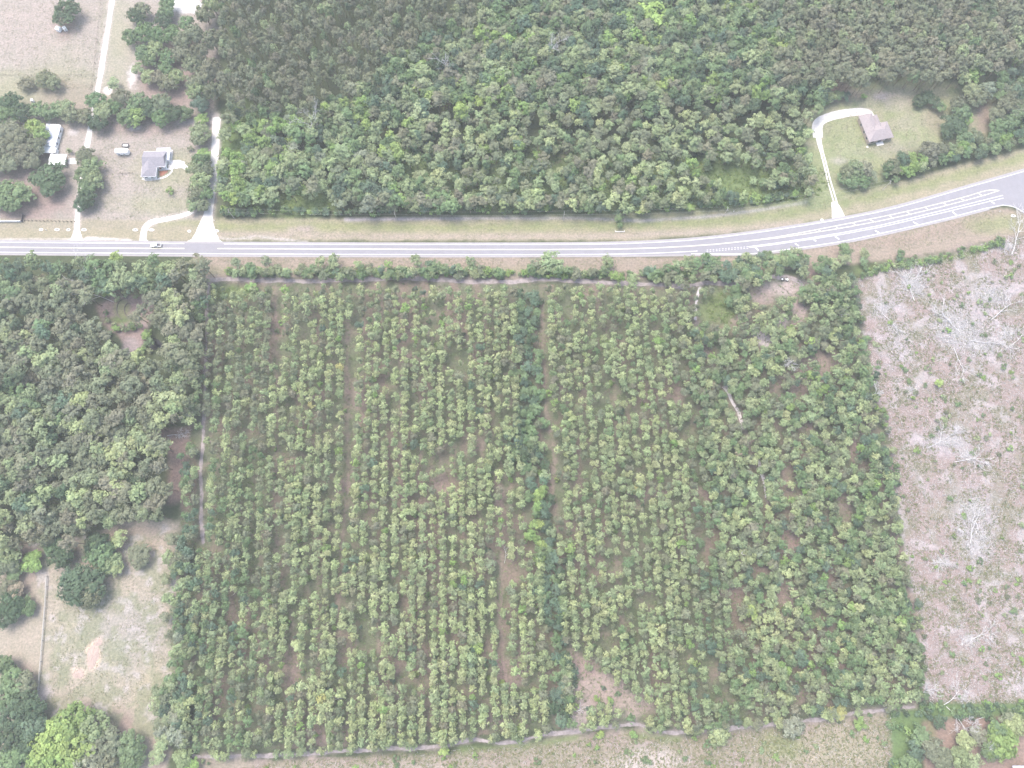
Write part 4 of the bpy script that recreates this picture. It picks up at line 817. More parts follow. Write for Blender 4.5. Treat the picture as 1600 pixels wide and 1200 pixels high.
for kn in KINDS:
    k = KINDS[kn]; TT = [T for T in TREES if T['kind'] == kn]
    vis = [T for T in TT if -8 < T['px'] < 1608 and -6 < T['py'] < 1206]
    vis.sort(key=lambda T: (0 if T['extra'] else 1, -T['size']))
    ind = vis[:298]; ids = {id(T) for T in ind}; rest = [T for T in TT if id(T) not in ids]
    for T in ind:
        i = random.randrange(k['n']); sR = T['R'] / k['R']; sH = T['h'] / k['H']; rz = random.uniform(0, 6.283); col = (*jcol(T['c']), 1)
        if kn in SINGLE:
            o = link(kn, MESH[kn, i], None, (T['x'], T['y'], 0), rz); o.color = col; o.scale = (sR, sR, sH); root = o
        else:
            root = empty(kn, (T['x'], T['y'], 0), rz); root.scale = (sR, sR, sH)
            c_ = link('crown', MESH[kn, i][0], root); c_.color = col
            link('trunk', MESH[kn, i][1], root)
        s = where(T); zs = ZS.get(T['zone'], T['zone'])
        lab = f"{T['c']} {NOUN[kn]} {zs}"
        if s: lab += f", {s[0]}% across and {s[1]}% down the photo"
        if s and len(lab.replace('-', ' ').replace('.', ' ').split()) > 16: lab = f"{T['c']} {NOUN[kn]} {zs}, {s[0]}% across, {s[1]}% down"
        if s and len(lab.replace('-', ' ').replace('.', ' ').split()) > 16: lab = f"{T['c']} {NOUN[kn].split()[-1]} {zs}, {s[0]}% across, {s[1]}% down"
        tag(root, lab, CATN[kn], {'young_pine': 'young pines of the plantation', 'forest_pine': 'tall pines of the woods', 'broadleaf_tree': 'leafy trees of the woods and hedges', 'oak_tree': 'spreading trees around the yards', 'shrub': 'low bushes'}[kn])
    if rest:
        Vs, Qs, Ms, Ts = [], [], [], []; off = 0
        for T in rest:
            i = random.randrange(k['n']); cv, cq, ct, tv, tq = PROTO[kn][i]
            a = random.uniform(0, 6.283); sR = T['R'] / k['R']; sH = T['h'] / k['H']; ca, sa = math.cos(a)*sR, math.sin(a)*sR
            V = np.concatenate([cv, tv]); V = np.stack([V[:, 0]*ca - V[:, 1]*sa + T['x'], V[:, 0]*sa + V[:, 1]*ca + T['y'], V[:, 2]*sH], 1)
            Vs.append(V.astype(np.float32)); Qs.append(np.concatenate([cq, tq + len(cv)]) + off); off += len(V)
            Ms.append(np.r_[np.zeros(len(cq)), np.ones(len(tq))]); Ts.append(np.concatenate([ct[:, None] * np.array(jcol(T['c'])), np.ones((len(tv), 3))]))
        me = np_mesh(STUFFNAME[kn], np.concatenate(Vs), np.concatenate(Qs), [M_LEAF, M_BARK], np.concatenate(Ms), np.concatenate(Ts))
        o = link(STUFFNAME[kn], me)
        tag(o, {'young_pine': 'the mass of small pale green pines filling the planted rows', 'forest_pine': 'the mass of grey-green tall pines of the woods', 'broadleaf_tree': 'the mass of mixed green leafy trees of the woods and hedges', 'oak_tree': 'remaining spreading trees by the yards', 'shrub': 'scattered low green bushes on the open and planted ground'}[kn], 'trees' if kn != 'shrub' else 'bushes', kind='stuff')
    print('TREES', kn, len(TT), 'individual', len(ind), 'rest', len(rest))

# ------------------------------------------------------------------ undergrowth and ground litter
def tufts(name, pts, Rr, hr, nl, leaf, cols, label, cat):
    V = []; Tn = []
    for (x, y, c) in pts:
        r = rng; R = r.uniform(*Rr); h = r.uniform(*hr)
        q = r.normal(0, 1, (nl, 3)); q[:, 2] = np.abs(q[:, 2]); q /= np.linalg.norm(q, axis=1)[:, None]
        p = np.array((x, y, 0)) + q * np.array((R, R, h)) * r.uniform(.3, 1, (nl, 1))
        V.append(leaf_quads(p, q*.6 + np.array((0, 0, .7)), leaf, r)); Tn.append(np.repeat(r.uniform(.75, 1.25, nl), 4)[:, None] * np.array(c))
    V = np.concatenate(V); o = link(name, np_mesh(name, V, np.arange(len(V)).reshape(-1, 4), [M_GRASS], None, np.concatenate(Tn)))
    tag(o, label, cat, kind='stuff')
def scatter(poly, n, thr=None):
    xs = [p[0] for p in poly]; ys = [p[1] for p in poly]; a = rng.uniform(min(xs), max(xs), n*2); b = rng.uniform(min(ys), max(ys), n*2)
    m = inpoly(a, b, poly)
    if thr is not None: m &= (vnoise(a, b, 22, 66)*.4 + vnoise(a, b, 8, 67)*.6) > thr
    m &= dline(a, b, TRACK_LEFT) > 4; m &= dline(a, b, TRACK_TOP) > 4.5; m &= dline(a, b, TRACK_BOT) > 4
    return list(zip(a[m][:n], b[m][:n]))
pts = [(*G(x, y), random.choice([(0.17, 0.20, 0.11), (0.11, 0.15, 0.075), (0.20, 0.23, 0.12), (0.15, 0.14, 0.10), (0.13, 0.20, 0.07)])) for (x, y) in scatter(PLANT, 24000, .22)]
tufts('undergrowth', pts, (.4, 1.2), (.3, .9), 7, .2, None, 'low green ground plants growing between the pine rows', 'undergrowth')
CC = [(1335,435),(1400,412),(1480,400),(1570,378),(1660,360),(1660,1100),(1446,1098),(1448,1060),(1434,960),(1406,800),(1388,680),(1358,560)]
pts = [(*G(x, y), random.choice([(0.14,0.165,0.075),(0.17,0.17,0.10),(0.12,0.15,0.07),(0.22,0.19,0.13)])) for (x, y) in scatter(CC, 17000, .45)]
BS_ = [(440,1190),(860,1162),(985,1146),(1060,1156),(1345,1124),(1396,1116),(1390,1215),(300,1215)]
pts += [(*G(x, y), random.choice([(0.15,0.17,0.08),(0.2,0.19,0.11),(0.12,0.15,0.07)])) for (x, y) in scatter(BS_, 5200)]
tufts('weeds', pts, (.35, 1.0), (.2, .5), 6, .2, None, 'tufts of olive and straw weeds on the cleared ground', 'weeds')
FP_ = [[(0,0),(170,0),(150,140),(0,140)],[(145,190),(300,195),(300,340),(150,345)],[(85,870),(270,830),(265,1060),(230,1120),(75,1110)],[(345,345),(960,342),(1260,318),(1560,245),(1560,262),(1340,330),(1100,366),(345,373)],[(1285,200),(1400,140),(1480,150),(1460,215),(1330,310)],[(330,404),(1060,404),(1060,420),(330,420)],[(1300,385),(1560,328),(1590,350),(1420,392)]]
pts = []
for pf_, n_ in zip(FP_, (1500, 1500, 2600, 4200, 2200, 1400, 1500)):
    pts += [(*G(x, y), random.choice([(0.19,0.20,0.125),(0.23,0.215,0.15),(0.165,0.18,0.10),(0.27,0.24,0.19)])) for (x, y) in scatter(pf_, n_, .4)]
tufts('grass_tufts', pts, (.25, .8), (.06, .2), 5, .17, None, 'short dry grass tufts on the fields, lawns and verges', 'grass')
GP = [((1205,298,80,16)),((1150,262,80,26)),((462,318,55,16)),((375,222,26,50)),((650,262,50,14)),((1000,280,300,50)),((700,165,40,10)),((1130,482,26,26)),((360,458,30,10))]
pts = []
for (cx, cy, rx, ry) in GP:
    for _ in range(int(rx*ry*.14)):
        a = random.uniform(0, 6.28); r_ = math.sqrt(random.random()); pts.append((*G(cx+rx*r_*math.cos(a), cy+ry*r_*math.sin(a)), random.choice([(0.14,0.19,0.07),(0.10,0.15,0.055),(0.17,0.21,0.08)])))
tufts('glade_plants', pts, (.7, 1.7), (.4, 1.3), 10, .28, None, 'leafy green ground cover in the forest glades', 'undergrowth')
# woody litter on the clearcut: thin broken sticks
V, Q = [], []; off = 0
def sticks(n, fx, Lr=(.5, 2.2), r=(.03, .07)):
    global off
    for _ in range(n):
        p_ = fx()
        if p_ is None: continue
        x, y = G(*p_); a = random.uniform(0, 6.28); L_ = random.uniform(*Lr); z0 = random.uniform(.04, .15); dz = random.uniform(-.02, .45)
        v, q_ = tube_arr((x, y, z0), (x + math.cos(a)*L_, y + math.sin(a)*L_, z0 + dz), random.uniform(*r), r[0]*.6, 3)
        V.append(v); Q.append(q_ + off); off += len(v)
CCpts = scatter(CC, 24000); it = iter(CCpts); sticks(len(CCpts), lambda: next(it), (.35, 1.6), (.035, .08))
PILES = [(1500,520,46,26,700),(1490,505,26,20,300),(1548,462,26,16,350),(1530,540,30,16,350),(1420,440,16,18,220),(1432,448,16,14,200),(1380,482,16,14,200),(1572,385,18,10,200),(1478,690,24,9,180),(1512,712,18,9,150),(1520,800,24,26,350),(1530,850,22,26,300),(1515,1000,16,10,140),(1470,880,16,10,120),(1575,520,18,12,180),(1425,610,10,8,60)]
for cx, cy, rx, ry, n in PILES:
    sticks(int(n*1.5), lambda: (random.gauss(cx, rx*.45), random.gauss(cy, ry*.45)), (.8, 3.6), (.045, .09))
bs = iter(scatter(BS_, 1600)); sticks(1500, lambda: next(bs, None))
tag(link('brushwood', np_mesh('brushwood', np.concatenate(V), np.concatenate(Q), [M_DEAD])), 'pale grey broken sticks and slash littering the cleared land', 'brushwood', kind='stuff')

# ------------------------------------------------------------------ dead and felled trees
def branchy(base, dirv, length, rad, depth, out, rnd, spread=.7, up=0.0):
    n = 4; p = Vector(base); d = Vector(dirv).normalized()
    for k in range(n):
        q_ = p + d * (length / n); out.append((tuple(p), tuple(q_), rad * (1 - k/n*.5), rad * (1 - (k+1)/n*.5)))
        if depth > 0 and k >= 1:
            for _ in range(2 if depth > 1 else rnd.choice((1, 2))):
                e = Vector((rnd.gauss(0, 1), rnd.gauss(0, 1), rnd.gauss(0, .6))).normalized()
                branchy(q_, (d + e*spread + Vector((0, 0, up))), length * rnd.uniform(.38, .62), rad*.5, depth-1, out, rnd, spread, up)
        d = (d + Vector((rnd.gauss(0, .12), rnd.gauss(0, .12), rnd.gauss(0, .05)))).normalized(); p = q_
def dead(name, px, py, length, rad, dirv, label, cat, seed, depth=3, z=0, group=None, flat=False, mat=None):
    rnd = random.Random(seed); x, y = G(px, py, 0); root = empty(name, (x, y, 0))
    out = []; branchy((0, 0, z), dirv, length, rad, depth, out, rnd, .8, .03 if flat else .15)
    V1, Q1, o1, V2, Q2, o2 = [], [], 0, [], [], 0
    for i, (a, b, r0, r1) in enumerate(out):
        a = list(a); b = list(b)
        a[2] = max(.05, a[2]); b[2] = max(.05, b[2])
        if flat: a[2] = min(a[2], 1.8); b[2] = min(b[2], 1.8)
        main = r0 > rad*.5 + 1e-6 or i < 1
        v, q_ = tube_arr(a, b, max(r0, .035), max(r1, .03), 5 if main else 4)
        if main: V1.append(v); Q1.append(q_ + o1); o1 += len(v)
        else: V2.append(v); Q2.append(q_ + o2); o2 += len(v)
    link('trunk', np_mesh('trunk', np.concatenate(V1), np.concatenate(Q1), [mat or M_DEAD]), root)
    if V2: link('branches', np_mesh('branches', np.concatenate(V2), np.concatenate(Q2), [mat or M_DEAD]), root)
    tag(root, label, cat, group)
FEL = [(1580,398,17,.22,(.5,.9,.05),'long bleached felled tree near the top right corner of the cleared land'),(1548,500,13,.2,(.8,.6,.05),'bleached felled tree with fanned branches on upper cleared land'),
       (1500,520,13,.2,(-.6,.7,.05),'grey dead crown on the left side of the big brush pile'),(1515,532,14,.2,(.9,-.2,.05),'grey dead crown on the right side of the big brush pile'),(1490,545,11,.18,(.2,-.9,.05),'grey dead crown at the bottom of the big brush pile'),
       (1428,470,12,.18,(-.2,.9,.05),'pale dead top lying below the verge on upper cleared land'),(1422,440,9,.16,(.7,.5,.05),'small pale dead top nearest the plantation\'s upper right corner'),(1378,490,9,.16,(.5,-.6,.05),'small grey felled top beside the plantation\'s right edge'),
       (1450,700,13,.14,(.9,.45,.05),'thin curved bleached tree lying in the middle of the cleared land'),(1490,722,12,.14,(1,.15,.05),'straight bleached pole tree lying mid cleared land'),(1515,850,12,.18,(.3,.9,.05),'spidery pale dead crown on lower cleared land'),
       (1530,800,11,.18,(-.5,-.8,.05),'pale dead crown just above the spidery one on cleared land'),(1580,540,9,.15,(.6,.5,.05),'pale branch tangle at the right edge below the brush pile'),(1516,1000,8,.16,(.6,.3,.05),'small forked dead top near the bottom of the cleared land'),
       (1455,880,7,.12,(1,.1,.05),'low scatter of dead branches left on lower cleared land')]
for i, (x, y, L_, r_, d, lab) in enumerate(FEL):
    dead('felled_tree', x, y, L_, r_, d, lab, 'felled tree', 40+i, 3, .3, 'felled trees on the cleared land', True)
DT = [(176,460,15,.2,(-.9,.8,.9),'bare grey dead tree leaning left in the wood above ring mound',0),(178,472,13,.17,(-1,.35,.5),'lower bare dead trunk beside the ring mound',0),(262,681,7,.16,(.9,.15,.15),'white fallen dead branch in the pink strip beside left wood',1),
      (203,766,7,.13,(-.7,.4,.6),'small bare dead limb inside the left wood',0),(703,130,13,.2,(0,.1,1),'bare white snag in the upper forest, left of centre',0),(857,95,13,.2,(.05,0,1),'bare white snag in the upper forest, right of centre',0),
      (493,222,13,.2,(-.1,.2,1),'bare white snag among leafy trees above the highway',0),(373,922,5,.12,(.1,.1,1),'whitish dead sapling in the left pine rows',0),(520,1100,6,.12,(.4,.5,.5),'bare grey sapling in lower left pine rows',0),
      (690,1040,6,.12,(.2,.1,1),'grey dead sapling in lower middle pine rows',0),(893,1113,6,.14,(.3,.3,.5),'grey dead bush beside the bare patch above south track',0),(1222,578,7,.16,(.2,.4,1),'whitish dead tree in the dense right part of plantation',0),
      (1354,625,7,.16,(.1,.3,1),'whitish dead tree on the plantation\'s right edge',0),(1437,1085,8,.18,(-.1,.4,1),'silvery dead tree at the plantation\'s lower right corner',0),(1474,1101,9,.16,(.9,.5,.2),'white forked dead branch reaching right by the lower right strip',1),
      (1478,1104,10,.16,(.7,-.7,.1),'white curved dead branch reaching down by the lower right strip',1),(1508,1138,7,.16,(.2,.3,.8),'silvery dead treetop by the red soil at lower right',0),(1532,1166,6,.14,(.1,.1,1),'white dead snag beside the round green tree lower right',0),
      (1153,859,6,.13,(.1,.1,1),'small grey snag in the dense right part of plantation',0),(788,880,6,.1,(.2,.8,.1),'thin bleached stick lying in the pink gap mid plantation',1),(1304,500,6,.13,(.2,.2,1),'silvery dead sapling beside the cleared land',0)]
for i, (x, y, L_, r_, d, lab, fl) in enumerate(DT):
    dead('dead_tree', x, y, L_, r_, d, lab, 'dead tree', 140+i, 3 if L_ > 6.5 else 2, 0 if not fl else .3, 'dead trees', bool(fl))

# ------------------------------------------------------------------ buildings
def frame(px, py, ax_px, z=0):
    """local frame at a photo point with x axis towards a second photo point"""
    x, y = G(px, py, z); x2, y2 = G(*ax_px, z); return (x, y), math.atan2(y2 - y, x2 - x)
def window(parent, x, y, z, wd, hg, axis, out):
    """window with frame and pane on a wall; axis 'x' = wall along x, out = +1/-1 outward side"""
    f = MB(); g = MB(); t_ = .06
    if axis == 'x':
        yo = sorted((y, y + out*.07)); f.box(x-wd/2-t_, x+wd/2+t_, yo[0], yo[1], z-t_, z+hg+t_); yo = sorted((y + out*.05, y + out*.09)); g.box(x-wd/2, x+wd/2, yo[0], yo[1], z, z+hg)
    else:
        xo = sorted((x, x + out*.07)); f.box(xo[0], xo[1], y-wd/2-t_, y+wd/2+t_, z-t_, z+hg+t_); xo = sorted((x + out*.05, x + out*.09)); g.box(xo[0], xo[1], y-wd/2, y+wd/2, z, z+hg)
    fo = f.build('window', M_WHITE, parent); g.build('pane', M_GLASS, fo)
def gable(mb, x0, x1, y0, y1, ze, zr, along='y', th=.14, hipl=0.0, hiph=0.0, m=0):
    """ridge roof with thickness; hip lengths at the low and high ends"""
    if along == 'y':
        xm = (x0+x1)/2; A, B = (xm, y0+hipl, zr), (xm, y1-hiph, zr)
        top = [[(x0,y0,ze),(x0,y1,ze),B,A][::-1], [(x1,y0,ze),(x1,y1,ze),B,A], [(x0,y0,ze),(x1,y0,ze),A], [(x1,y1,ze),(x0,y1,ze),B]]
    else:
        ym = (y0+y1)/2; A, B = (x0+hipl, ym, zr), (x1-hiph, ym, zr)
        top = [[(x0,y0,ze),(x1,y0,ze),B,A], [(x1,y1,ze),(x0,y1,ze),A,B], [(x0,y1,ze),(x0,y0,ze),A], [(x1,y0,ze),(x1,y1,ze),B]]
    for f in top: mb.poly(f, m)
    for (a, b) in (((x0,y0),(x1,y0)),((x1,y0),(x1,y1)),((x1,y1),(x0,y1)),((x0,y1),(x0,y0))):
        mb.poly([(*a, ze-th),(*b, ze-th),(*b, ze),(*a, ze)], m)
    mb.poly([(x0,y0,ze-th),(x0,y1,ze-th),(x1,y1,ze-th),(x1,y0,ze-th)], m)

# left house (grey shingles, white trim, porch on the far right corner, curved path)
(hx, hy), hr_ = frame(224.6, 281, (248, 280.3)); hr_ = math.radians(2)
house = empty('house', (hx, hy, 0), hr_)
tag(house, 'single-storey house with grey shingle roof and white curved front path, upper left', 'house')
wl = MB(); wl.box(.5, 11.6, 6.2, 14.3, 0, 2.75); wl.box(.5, 7.0, .5, 6.2, 0, 2.75)
wl.build('wall', M_WHITE, house)
rf = MB(); gable(rf, 0, 12.1, 5.6, 14.9, 2.95, 5.0, 'x', hipl=0.4, hiph=0.4)
rfo = rf.build('roof', M_SHINGLE, house)
rf = MB(); gable(rf, -.02, 7.6, 0, 9.9, 2.98, 4.6, 'y', hipl=3.0, hiph=.3); rf.build('wing_roof', M_SHINGLE, house)
fs = MB()
for (a, b) in (((-.05,-.05),(7.65,-.05)),((7.65,-.05),(7.65,5.55)),((7.65,5.55),(12.15,5.55)),((12.15,5.55),(12.15,14.95)),((12.15,14.95),(-.05,14.95)),((-.05,14.95),(-.05,-.05))):
    x0, x1 = sorted((a[0], b[0])); y0, y1 = sorted((a[1], b[1])); fs.box(x0-.06, x1+.06, y0-.06, y1+.06, 2.76, 2.93)
fs.build('fascia', M_WHITE, house)
pr = MB(); pr.poly([(6.5,14.95,2.9),(13.6,14.95,2.7),(13.6,17.2,2.5),(6.5,17.2,2.5)]); pr.box(6.5,13.6,17.1,17.22,2.3,2.48); pr.box(12.3,13.7,9.5,17.2,2.45,2.6)
pr.build('porch_roof', M_BLUEROOF, house)
for (cx_, cy_) in ((6.7,17.0),(8.9,17.0),(11.2,17.0),(13.4,17.0),(13.4,14.6),(13.4,12.2),(13.4,9.8)):
    c_ = MB(); c_.box(cx_-.1, cx_+.1, cy_-.1, cy_+.1, 0, 2.3); c_.build('column', M_WHITE, house)
pf = MB(); pf.box(6.4, 13.9, 14.4, 17.4, 0, .15); pf.box(11.7, 13.9, 9.0, 14.4, 0, .15); pf.build('porch_floor', M_CONC, house)
for (x_, z_) in ((2.0, 1.0), (5.2, 1.0)): window(house, x_, .5, z_, 1.3, 1.2, 'x', -1)
window(house, 9.8, 6.2, 1.0, 1.3, 1.2, 'x', -1)
for y_ in (3.0, 8.0, 12.0): window(house, .5, y_, 1.0, 1.2, 1.2, 'y', -1)
dr = MB(); dr.box(8.0, 8.95, 6.12, 6.2, 0.02, 2.05); do = dr.build('door', M_MULCH, house); k_ = MB(); k_.box(8.8,8.88,6.05,6.12,1.0,1.1); k_.build('handle', M_DARKMETAL, do)
# concrete around it
cp = MB(); a, b_ = strip_pts([(248.2,265.8),(257,265),(263,264),(268.5,264),(269,267),(266,271),(261,275),(255,277.6),(248,279.2)], .95, 0, 1.5, 2); add_strip(cp, a, b_, .05)
cp.poly([(*G(262.6,251), .045),(*G(262.8,264), .045),(*G(276,263.5), .045),(*G(288,262), .045),(*G(289,253), .045),(*G(280,250), .045)])
a, b_ = strip_pts([(287,260),(294,264),(297,270)], 2.2, .4, 2, 2); add_strip(cp, a, b_, .042)
a, b_ = strip_pts([(222,279),(228,281.5),(240,281),(248,279.4)], .8, .05, 2, 1); add_strip(cp, a, b_, .048)
tag(cp.build('house_path', M_LIME), kind='structure')
mu = MB(); mu.prism([G(*p) for p in [(249.5,267.5),(262,266.5),(262,269),(255,274),(249.5,276)]][::-1], 0.0, .12)
tag(mu.build('flower_bed', M_MULCH), 'reddish mulched flower bed inside the curved house path', 'flower bed')

# white camper trailer and small utility trailer
cx0, cy0 = G(183, 243.5)
camper = empty('camper_trailer', (cx0, cy0, 0), 0)
W_, D_ = 6.9, 2.9
bd = MB(); ol = [(0.5,0),(W_-.8,0),(W_,.6),(W_,D_-.6),(W_-.8,D_),(0.3,D_),(0,D_-.4),(0,.6)]
bd.prism(ol, .5, 2.75); bd.build('body', M_WHITE, camper, bevel=.1)
r_ = MB(); r_.box(.8, 1.6, 1.1, 1.8, 2.75, 2.95); r_.box(4.2, 4.8, 1.1, 1.7, 2.75, 2.9); r_.build('roof_vent', M_METALROOF, camper)
window(camper, 2.0, 0, 1.3, 1.1, .6, 'x', -1); window(camper, 4.6, 0, 1.3, 1.1, .6, 'x', -1)
for xx in (2.6, 3.5):
    for yy in (.25, D_-.25):
        w_ = MB(); w_.rod((xx, yy-.11, .34), (xx, yy+.11, .34), .34, .34, 14); w_.build('wheel', M_BLACK, camper)
h_ = MB(); h_.rod((W_, D_/2, .5), (W_+1.1, D_/2, .45), .06, .05); h_.build('hitch', M_DARKMETAL, camper)
tag(camper, 'white camper trailer parked on the sandy yard beside the small open trailer', 'camper')
ux, uy = G(191.6, 230.6); ut = empty('utility_trailer', (ux, uy, 0), 0)
u = MB(); u.box(.12, 3.2, .12, 1.7, .5, .56); u.build('deck', M_CONC, ut)
u = MB(); u.box(0, 3.32, 0, .13, .45, 1.0); u.box(0, 3.32, 1.69, 1.82, .45, 1.0); u.box(0, .13, .131, 1.689, .45, 1.0); u.box(3.19, 3.32, .131, 1.689, .45, 1.0); u.build('side_rails', M_DARKMETAL, ut)
for yy in (-.12, 1.94):
    w_ = MB(); w_.rod((1.6, yy-.1, .32), (1.6, yy+.1, .32), .32, .32, 14); w_.build('wheel', M_BLACK, ut)
u = MB(); u.rod((3.3, .9, .5), (4.3, .9, .45), .05, .05); u.build('hitch', M_DARKMETAL, ut)
tag(ut, 'small open trailer with dark rails parked behind the white camper', 'trailer')

# mobile home and the white carport at the left
mx, my = G(74.5, 232.5); mh = empty('mobile_home', (mx, my, 0), math.radians(-4.5))
m_ = MB(); m_.box(.1, 5.4, .1, 13.0, 0, 2.7); m_.build('wall', M_WHITE, mh)
m_ = MB(); gable(m_, 0, 5.6, 0, 13.1, 2.75, 3.2, 'y'); ro = m_.build('roof', M_WHITE, mh)
m_ = MB(); m_.poly([(.9,1.4,3.02),(4.7,1.4,3.02),(4.7,11.4,3.02),(.9,11.4,3.02)]); m_.box(.9,4.7,1.4,11.4,2.98,3.26)
m_.build('roof_panel', M_BLUEROOF, ro)
m_ = MB(); m_.box(-2.6, -.02, 3.5, 13.6, 2.3, 2.42); m_.build('side_awning', M_BLUEROOF, mh)
for yy in (3.7, 8.5, 13.4):
    c_ = MB(); c_.box(-2.5, -2.4, yy-.05, yy+.05, 0, 2.3); c_.build('awning_post', M_WHITE, mh)
m_ = MB(); m_.box(-1.7, 5.5, -3.9, -.05, 2.35, 2.5); m_.build('porch_roof', M_METALROOF, mh)
for xx in (-1.6, 5.3):
    c_ = MB(); c_.box(xx, xx+.12, -3.8, -3.68, 0, 2.34); c_.build('porch_post', M_WHITE, mh)
for yy in (2.5, 6, 10): window(mh, 5.4, yy, 1.0, 1.1, 1.0, 'y', 1)
window(mh, 2.6, .1, 1.0, 1.4, 1.1, 'x', -1)
tag(mh, 'pale blue-grey roofed mobile home with white edges beside the left oaks', 'mobile home')
sx, sy = G(80.5, 241); s_ = empty('garden_shed', (sx, sy, 0), math.radians(-3))
b = MB(); b.box(0, 3.5, 0, 2.4, 0, 2.1); b.build('wall', M_WHITE, s_); b = MB(); gable(b, -.15, 3.65, -.15, 2.55, 2.2, 2.7, 'x'); b.build('roof', M_METALROOF, s_)
b = MB(); b.box(1.2, 2.1, -.06, -.01, 0, 1.9); b.build('door', M_CONC, s_)
tag(s_, 'small white shed between the mobile home and the white carport', 'shed')
kx, ky = G(80.5, 261); cpn = empty('carport', (kx, ky, 0), math.radians(-1))
b = MB(); gable(b, 0, 8.6, 0, 6.2, 2.5, 3.1, 'x'); b.build('roof', M_METALROOF, cpn)
for xx in (.2, 3.0, 5.8, 8.3):
    for yy in (.2, 5.9):
        c_ = MB(); c_.box(xx, xx+.1, yy, yy+.1, 0, 2.36); c_.build('post', M_WHITE, cpn)
b = MB(); b.box(.2, 5.5, .3, .38, 0, 2.36); b.build('side_panel', M_WHITE, cpn)
tag(cpn, 'bright white metal carport below the mobile home', 'carport')
cb = MB(); cb.poly([(*G(107,247), .04),(*G(107,256.5), .04),(*G(120,256), .04),(*G(120,247), .04)]); tag(cb.build('carport_slab', M_CONC), kind='structure')

# two small white field sheds at upper left
for (px_, py_s, s1, s2, ang, lab) in ((93.4, 47.6, 2.6, 2.4, -.35, 'larger of two small white sheds under the lone dark tree'), (103, 46.8, 1.8, 2.0, .6, 'smaller of two small white sheds under the lone dark tree')):
    x_, y_ = G(px_, py_s); sh_ = empty('field_shed', (x_, y_, 0), ang)
    b = MB(); b.box(-s1/2+.1, s1/2-.1, -s2/2+.1, s2/2-.1, 0, 1.8); b.build('wall', M_WHITE, sh_)
    b = MB(); gable(b, -s1/2, s1/2, -s2/2, s2/2, 1.86, 2.2, 'x'); b.build('roof', M_METALROOF, sh_)
    b = MB(); b.box(-.35, .35, -s2/2+.02, -s2/2+.09, 0, 1.6); b.build('door', M_CONC, sh_)
    tag(sh_, lab, 'shed', 'white field sheds')
x_, y_ = G(52, 159); hx_ = empty('well_hut', (x_, y_, 0), 0)
b = MB(); b.box(-.55, .55, -.6, .6, 0, 1.5); b.build('wall', M_WHITE, hx_); b = MB(); gable(b, -.65, .65, -.7, .7, 1.55, 1.8, 'y'); b.build('roof', M_METALROOF, hx_)
tag(hx_, 'tiny white hut above the dark tree belt in the upper left', 'hut')

# right-hand house: mauve hip roof with a projecting garage wing
(rx, ry), rr_ = frame(1353.8, 227.5, (1392.5, 219.5))
rh = empty('house', (rx, ry, 0), rr_); rh.scale = (1.08, 1.12, 1.05)
tag(rh, 'mauve hip-roofed single-storey house with white driveway in the right-hand clearing', 'house')
Wd = 12.8
b = MB(); b.box(.5, Wd-.5, .5, 8.4, 0, 2.7); b.box(.5, 6.6, 8.4, 14.2, 0, 2.7); b.build('wall', M_TANWALL, rh)
b = MB(); gable(b, 0, Wd, 0, 8.9, 2.9, 4.9, 'x', hipl=4.2, hiph=4.2); b.build('roof', M_SHINGLE2, rh)
b = MB(); gable(b, -.02, 7.1, 4.4, 14.8, 2.93, 4.75, 'y', hipl=.2, hiph=3.4); b.build('garage_roof', M_SHINGLE2, rh)
b = MB(); gable(b, 6.9, 9.2, 6.4, 13.2, 2.96, 4.1, 'y', hipl=.2, hiph=.2); b.build('entry_roof', M_SHINGLE2, rh)
gd = MB(); gd.box(1.2, 5.6, 14.2, 14.28, .02, 2.3); gd.build('garage_door', M_WHITE, rh)
for x_ in (2.5, 9.8): window(rh, x_, .5, 1.0, 1.5, 1.2, 'x', -1)
dr = MB(); dr.box(5.6, 7.4, .42, .5, .02, 2.1); do = dr.build('door', M_GLASS, rh); k_ = MB(); k_.box(7.1,7.18,.36,.42,1.0,1.1); k_.build('handle', M_DARKMETAL, do)
for y_ in (3.0, 6.5, 10.5): window(rh, .5, y_, 1.0, 1.2, 1.1, 'y', -1)
pt = MB(); pt.box(-.3, .6, -1.3, -.35, 0, .12); pt.box(5.0, 8.6, -1.4, .41, 0, .12); pt.build('patio', M_CONC, rh)
ac = MB(); ac.box(9.6, 10.8, 8.9, 10.0, 0, 1.1); ac.build('air_conditioner', M_WHITE, rh)
# lower right: corner of a pale roof at the picture edge
x_, y_ = G(1583, 1203, 3); bo = empty('barn', (x_, y_, 0), 0)
b = MB(); b.box(.2, 11, -8, -.9, 0, 2.9); b.build('wall', M_CONC, bo); b = MB(); gable(b, 0, 11.2, -8.2, 1.6, 3.0, 3.9, 'x'); b.build('roof', M_BLUEROOF, bo)
b = MB(); b.box(4, 6.5, -8.1, -8.01, 0, 2.5); b.build('door', M_WHITE, bo)
tag(bo, 'pale roofed building just showing at the bottom right corner', 'building')

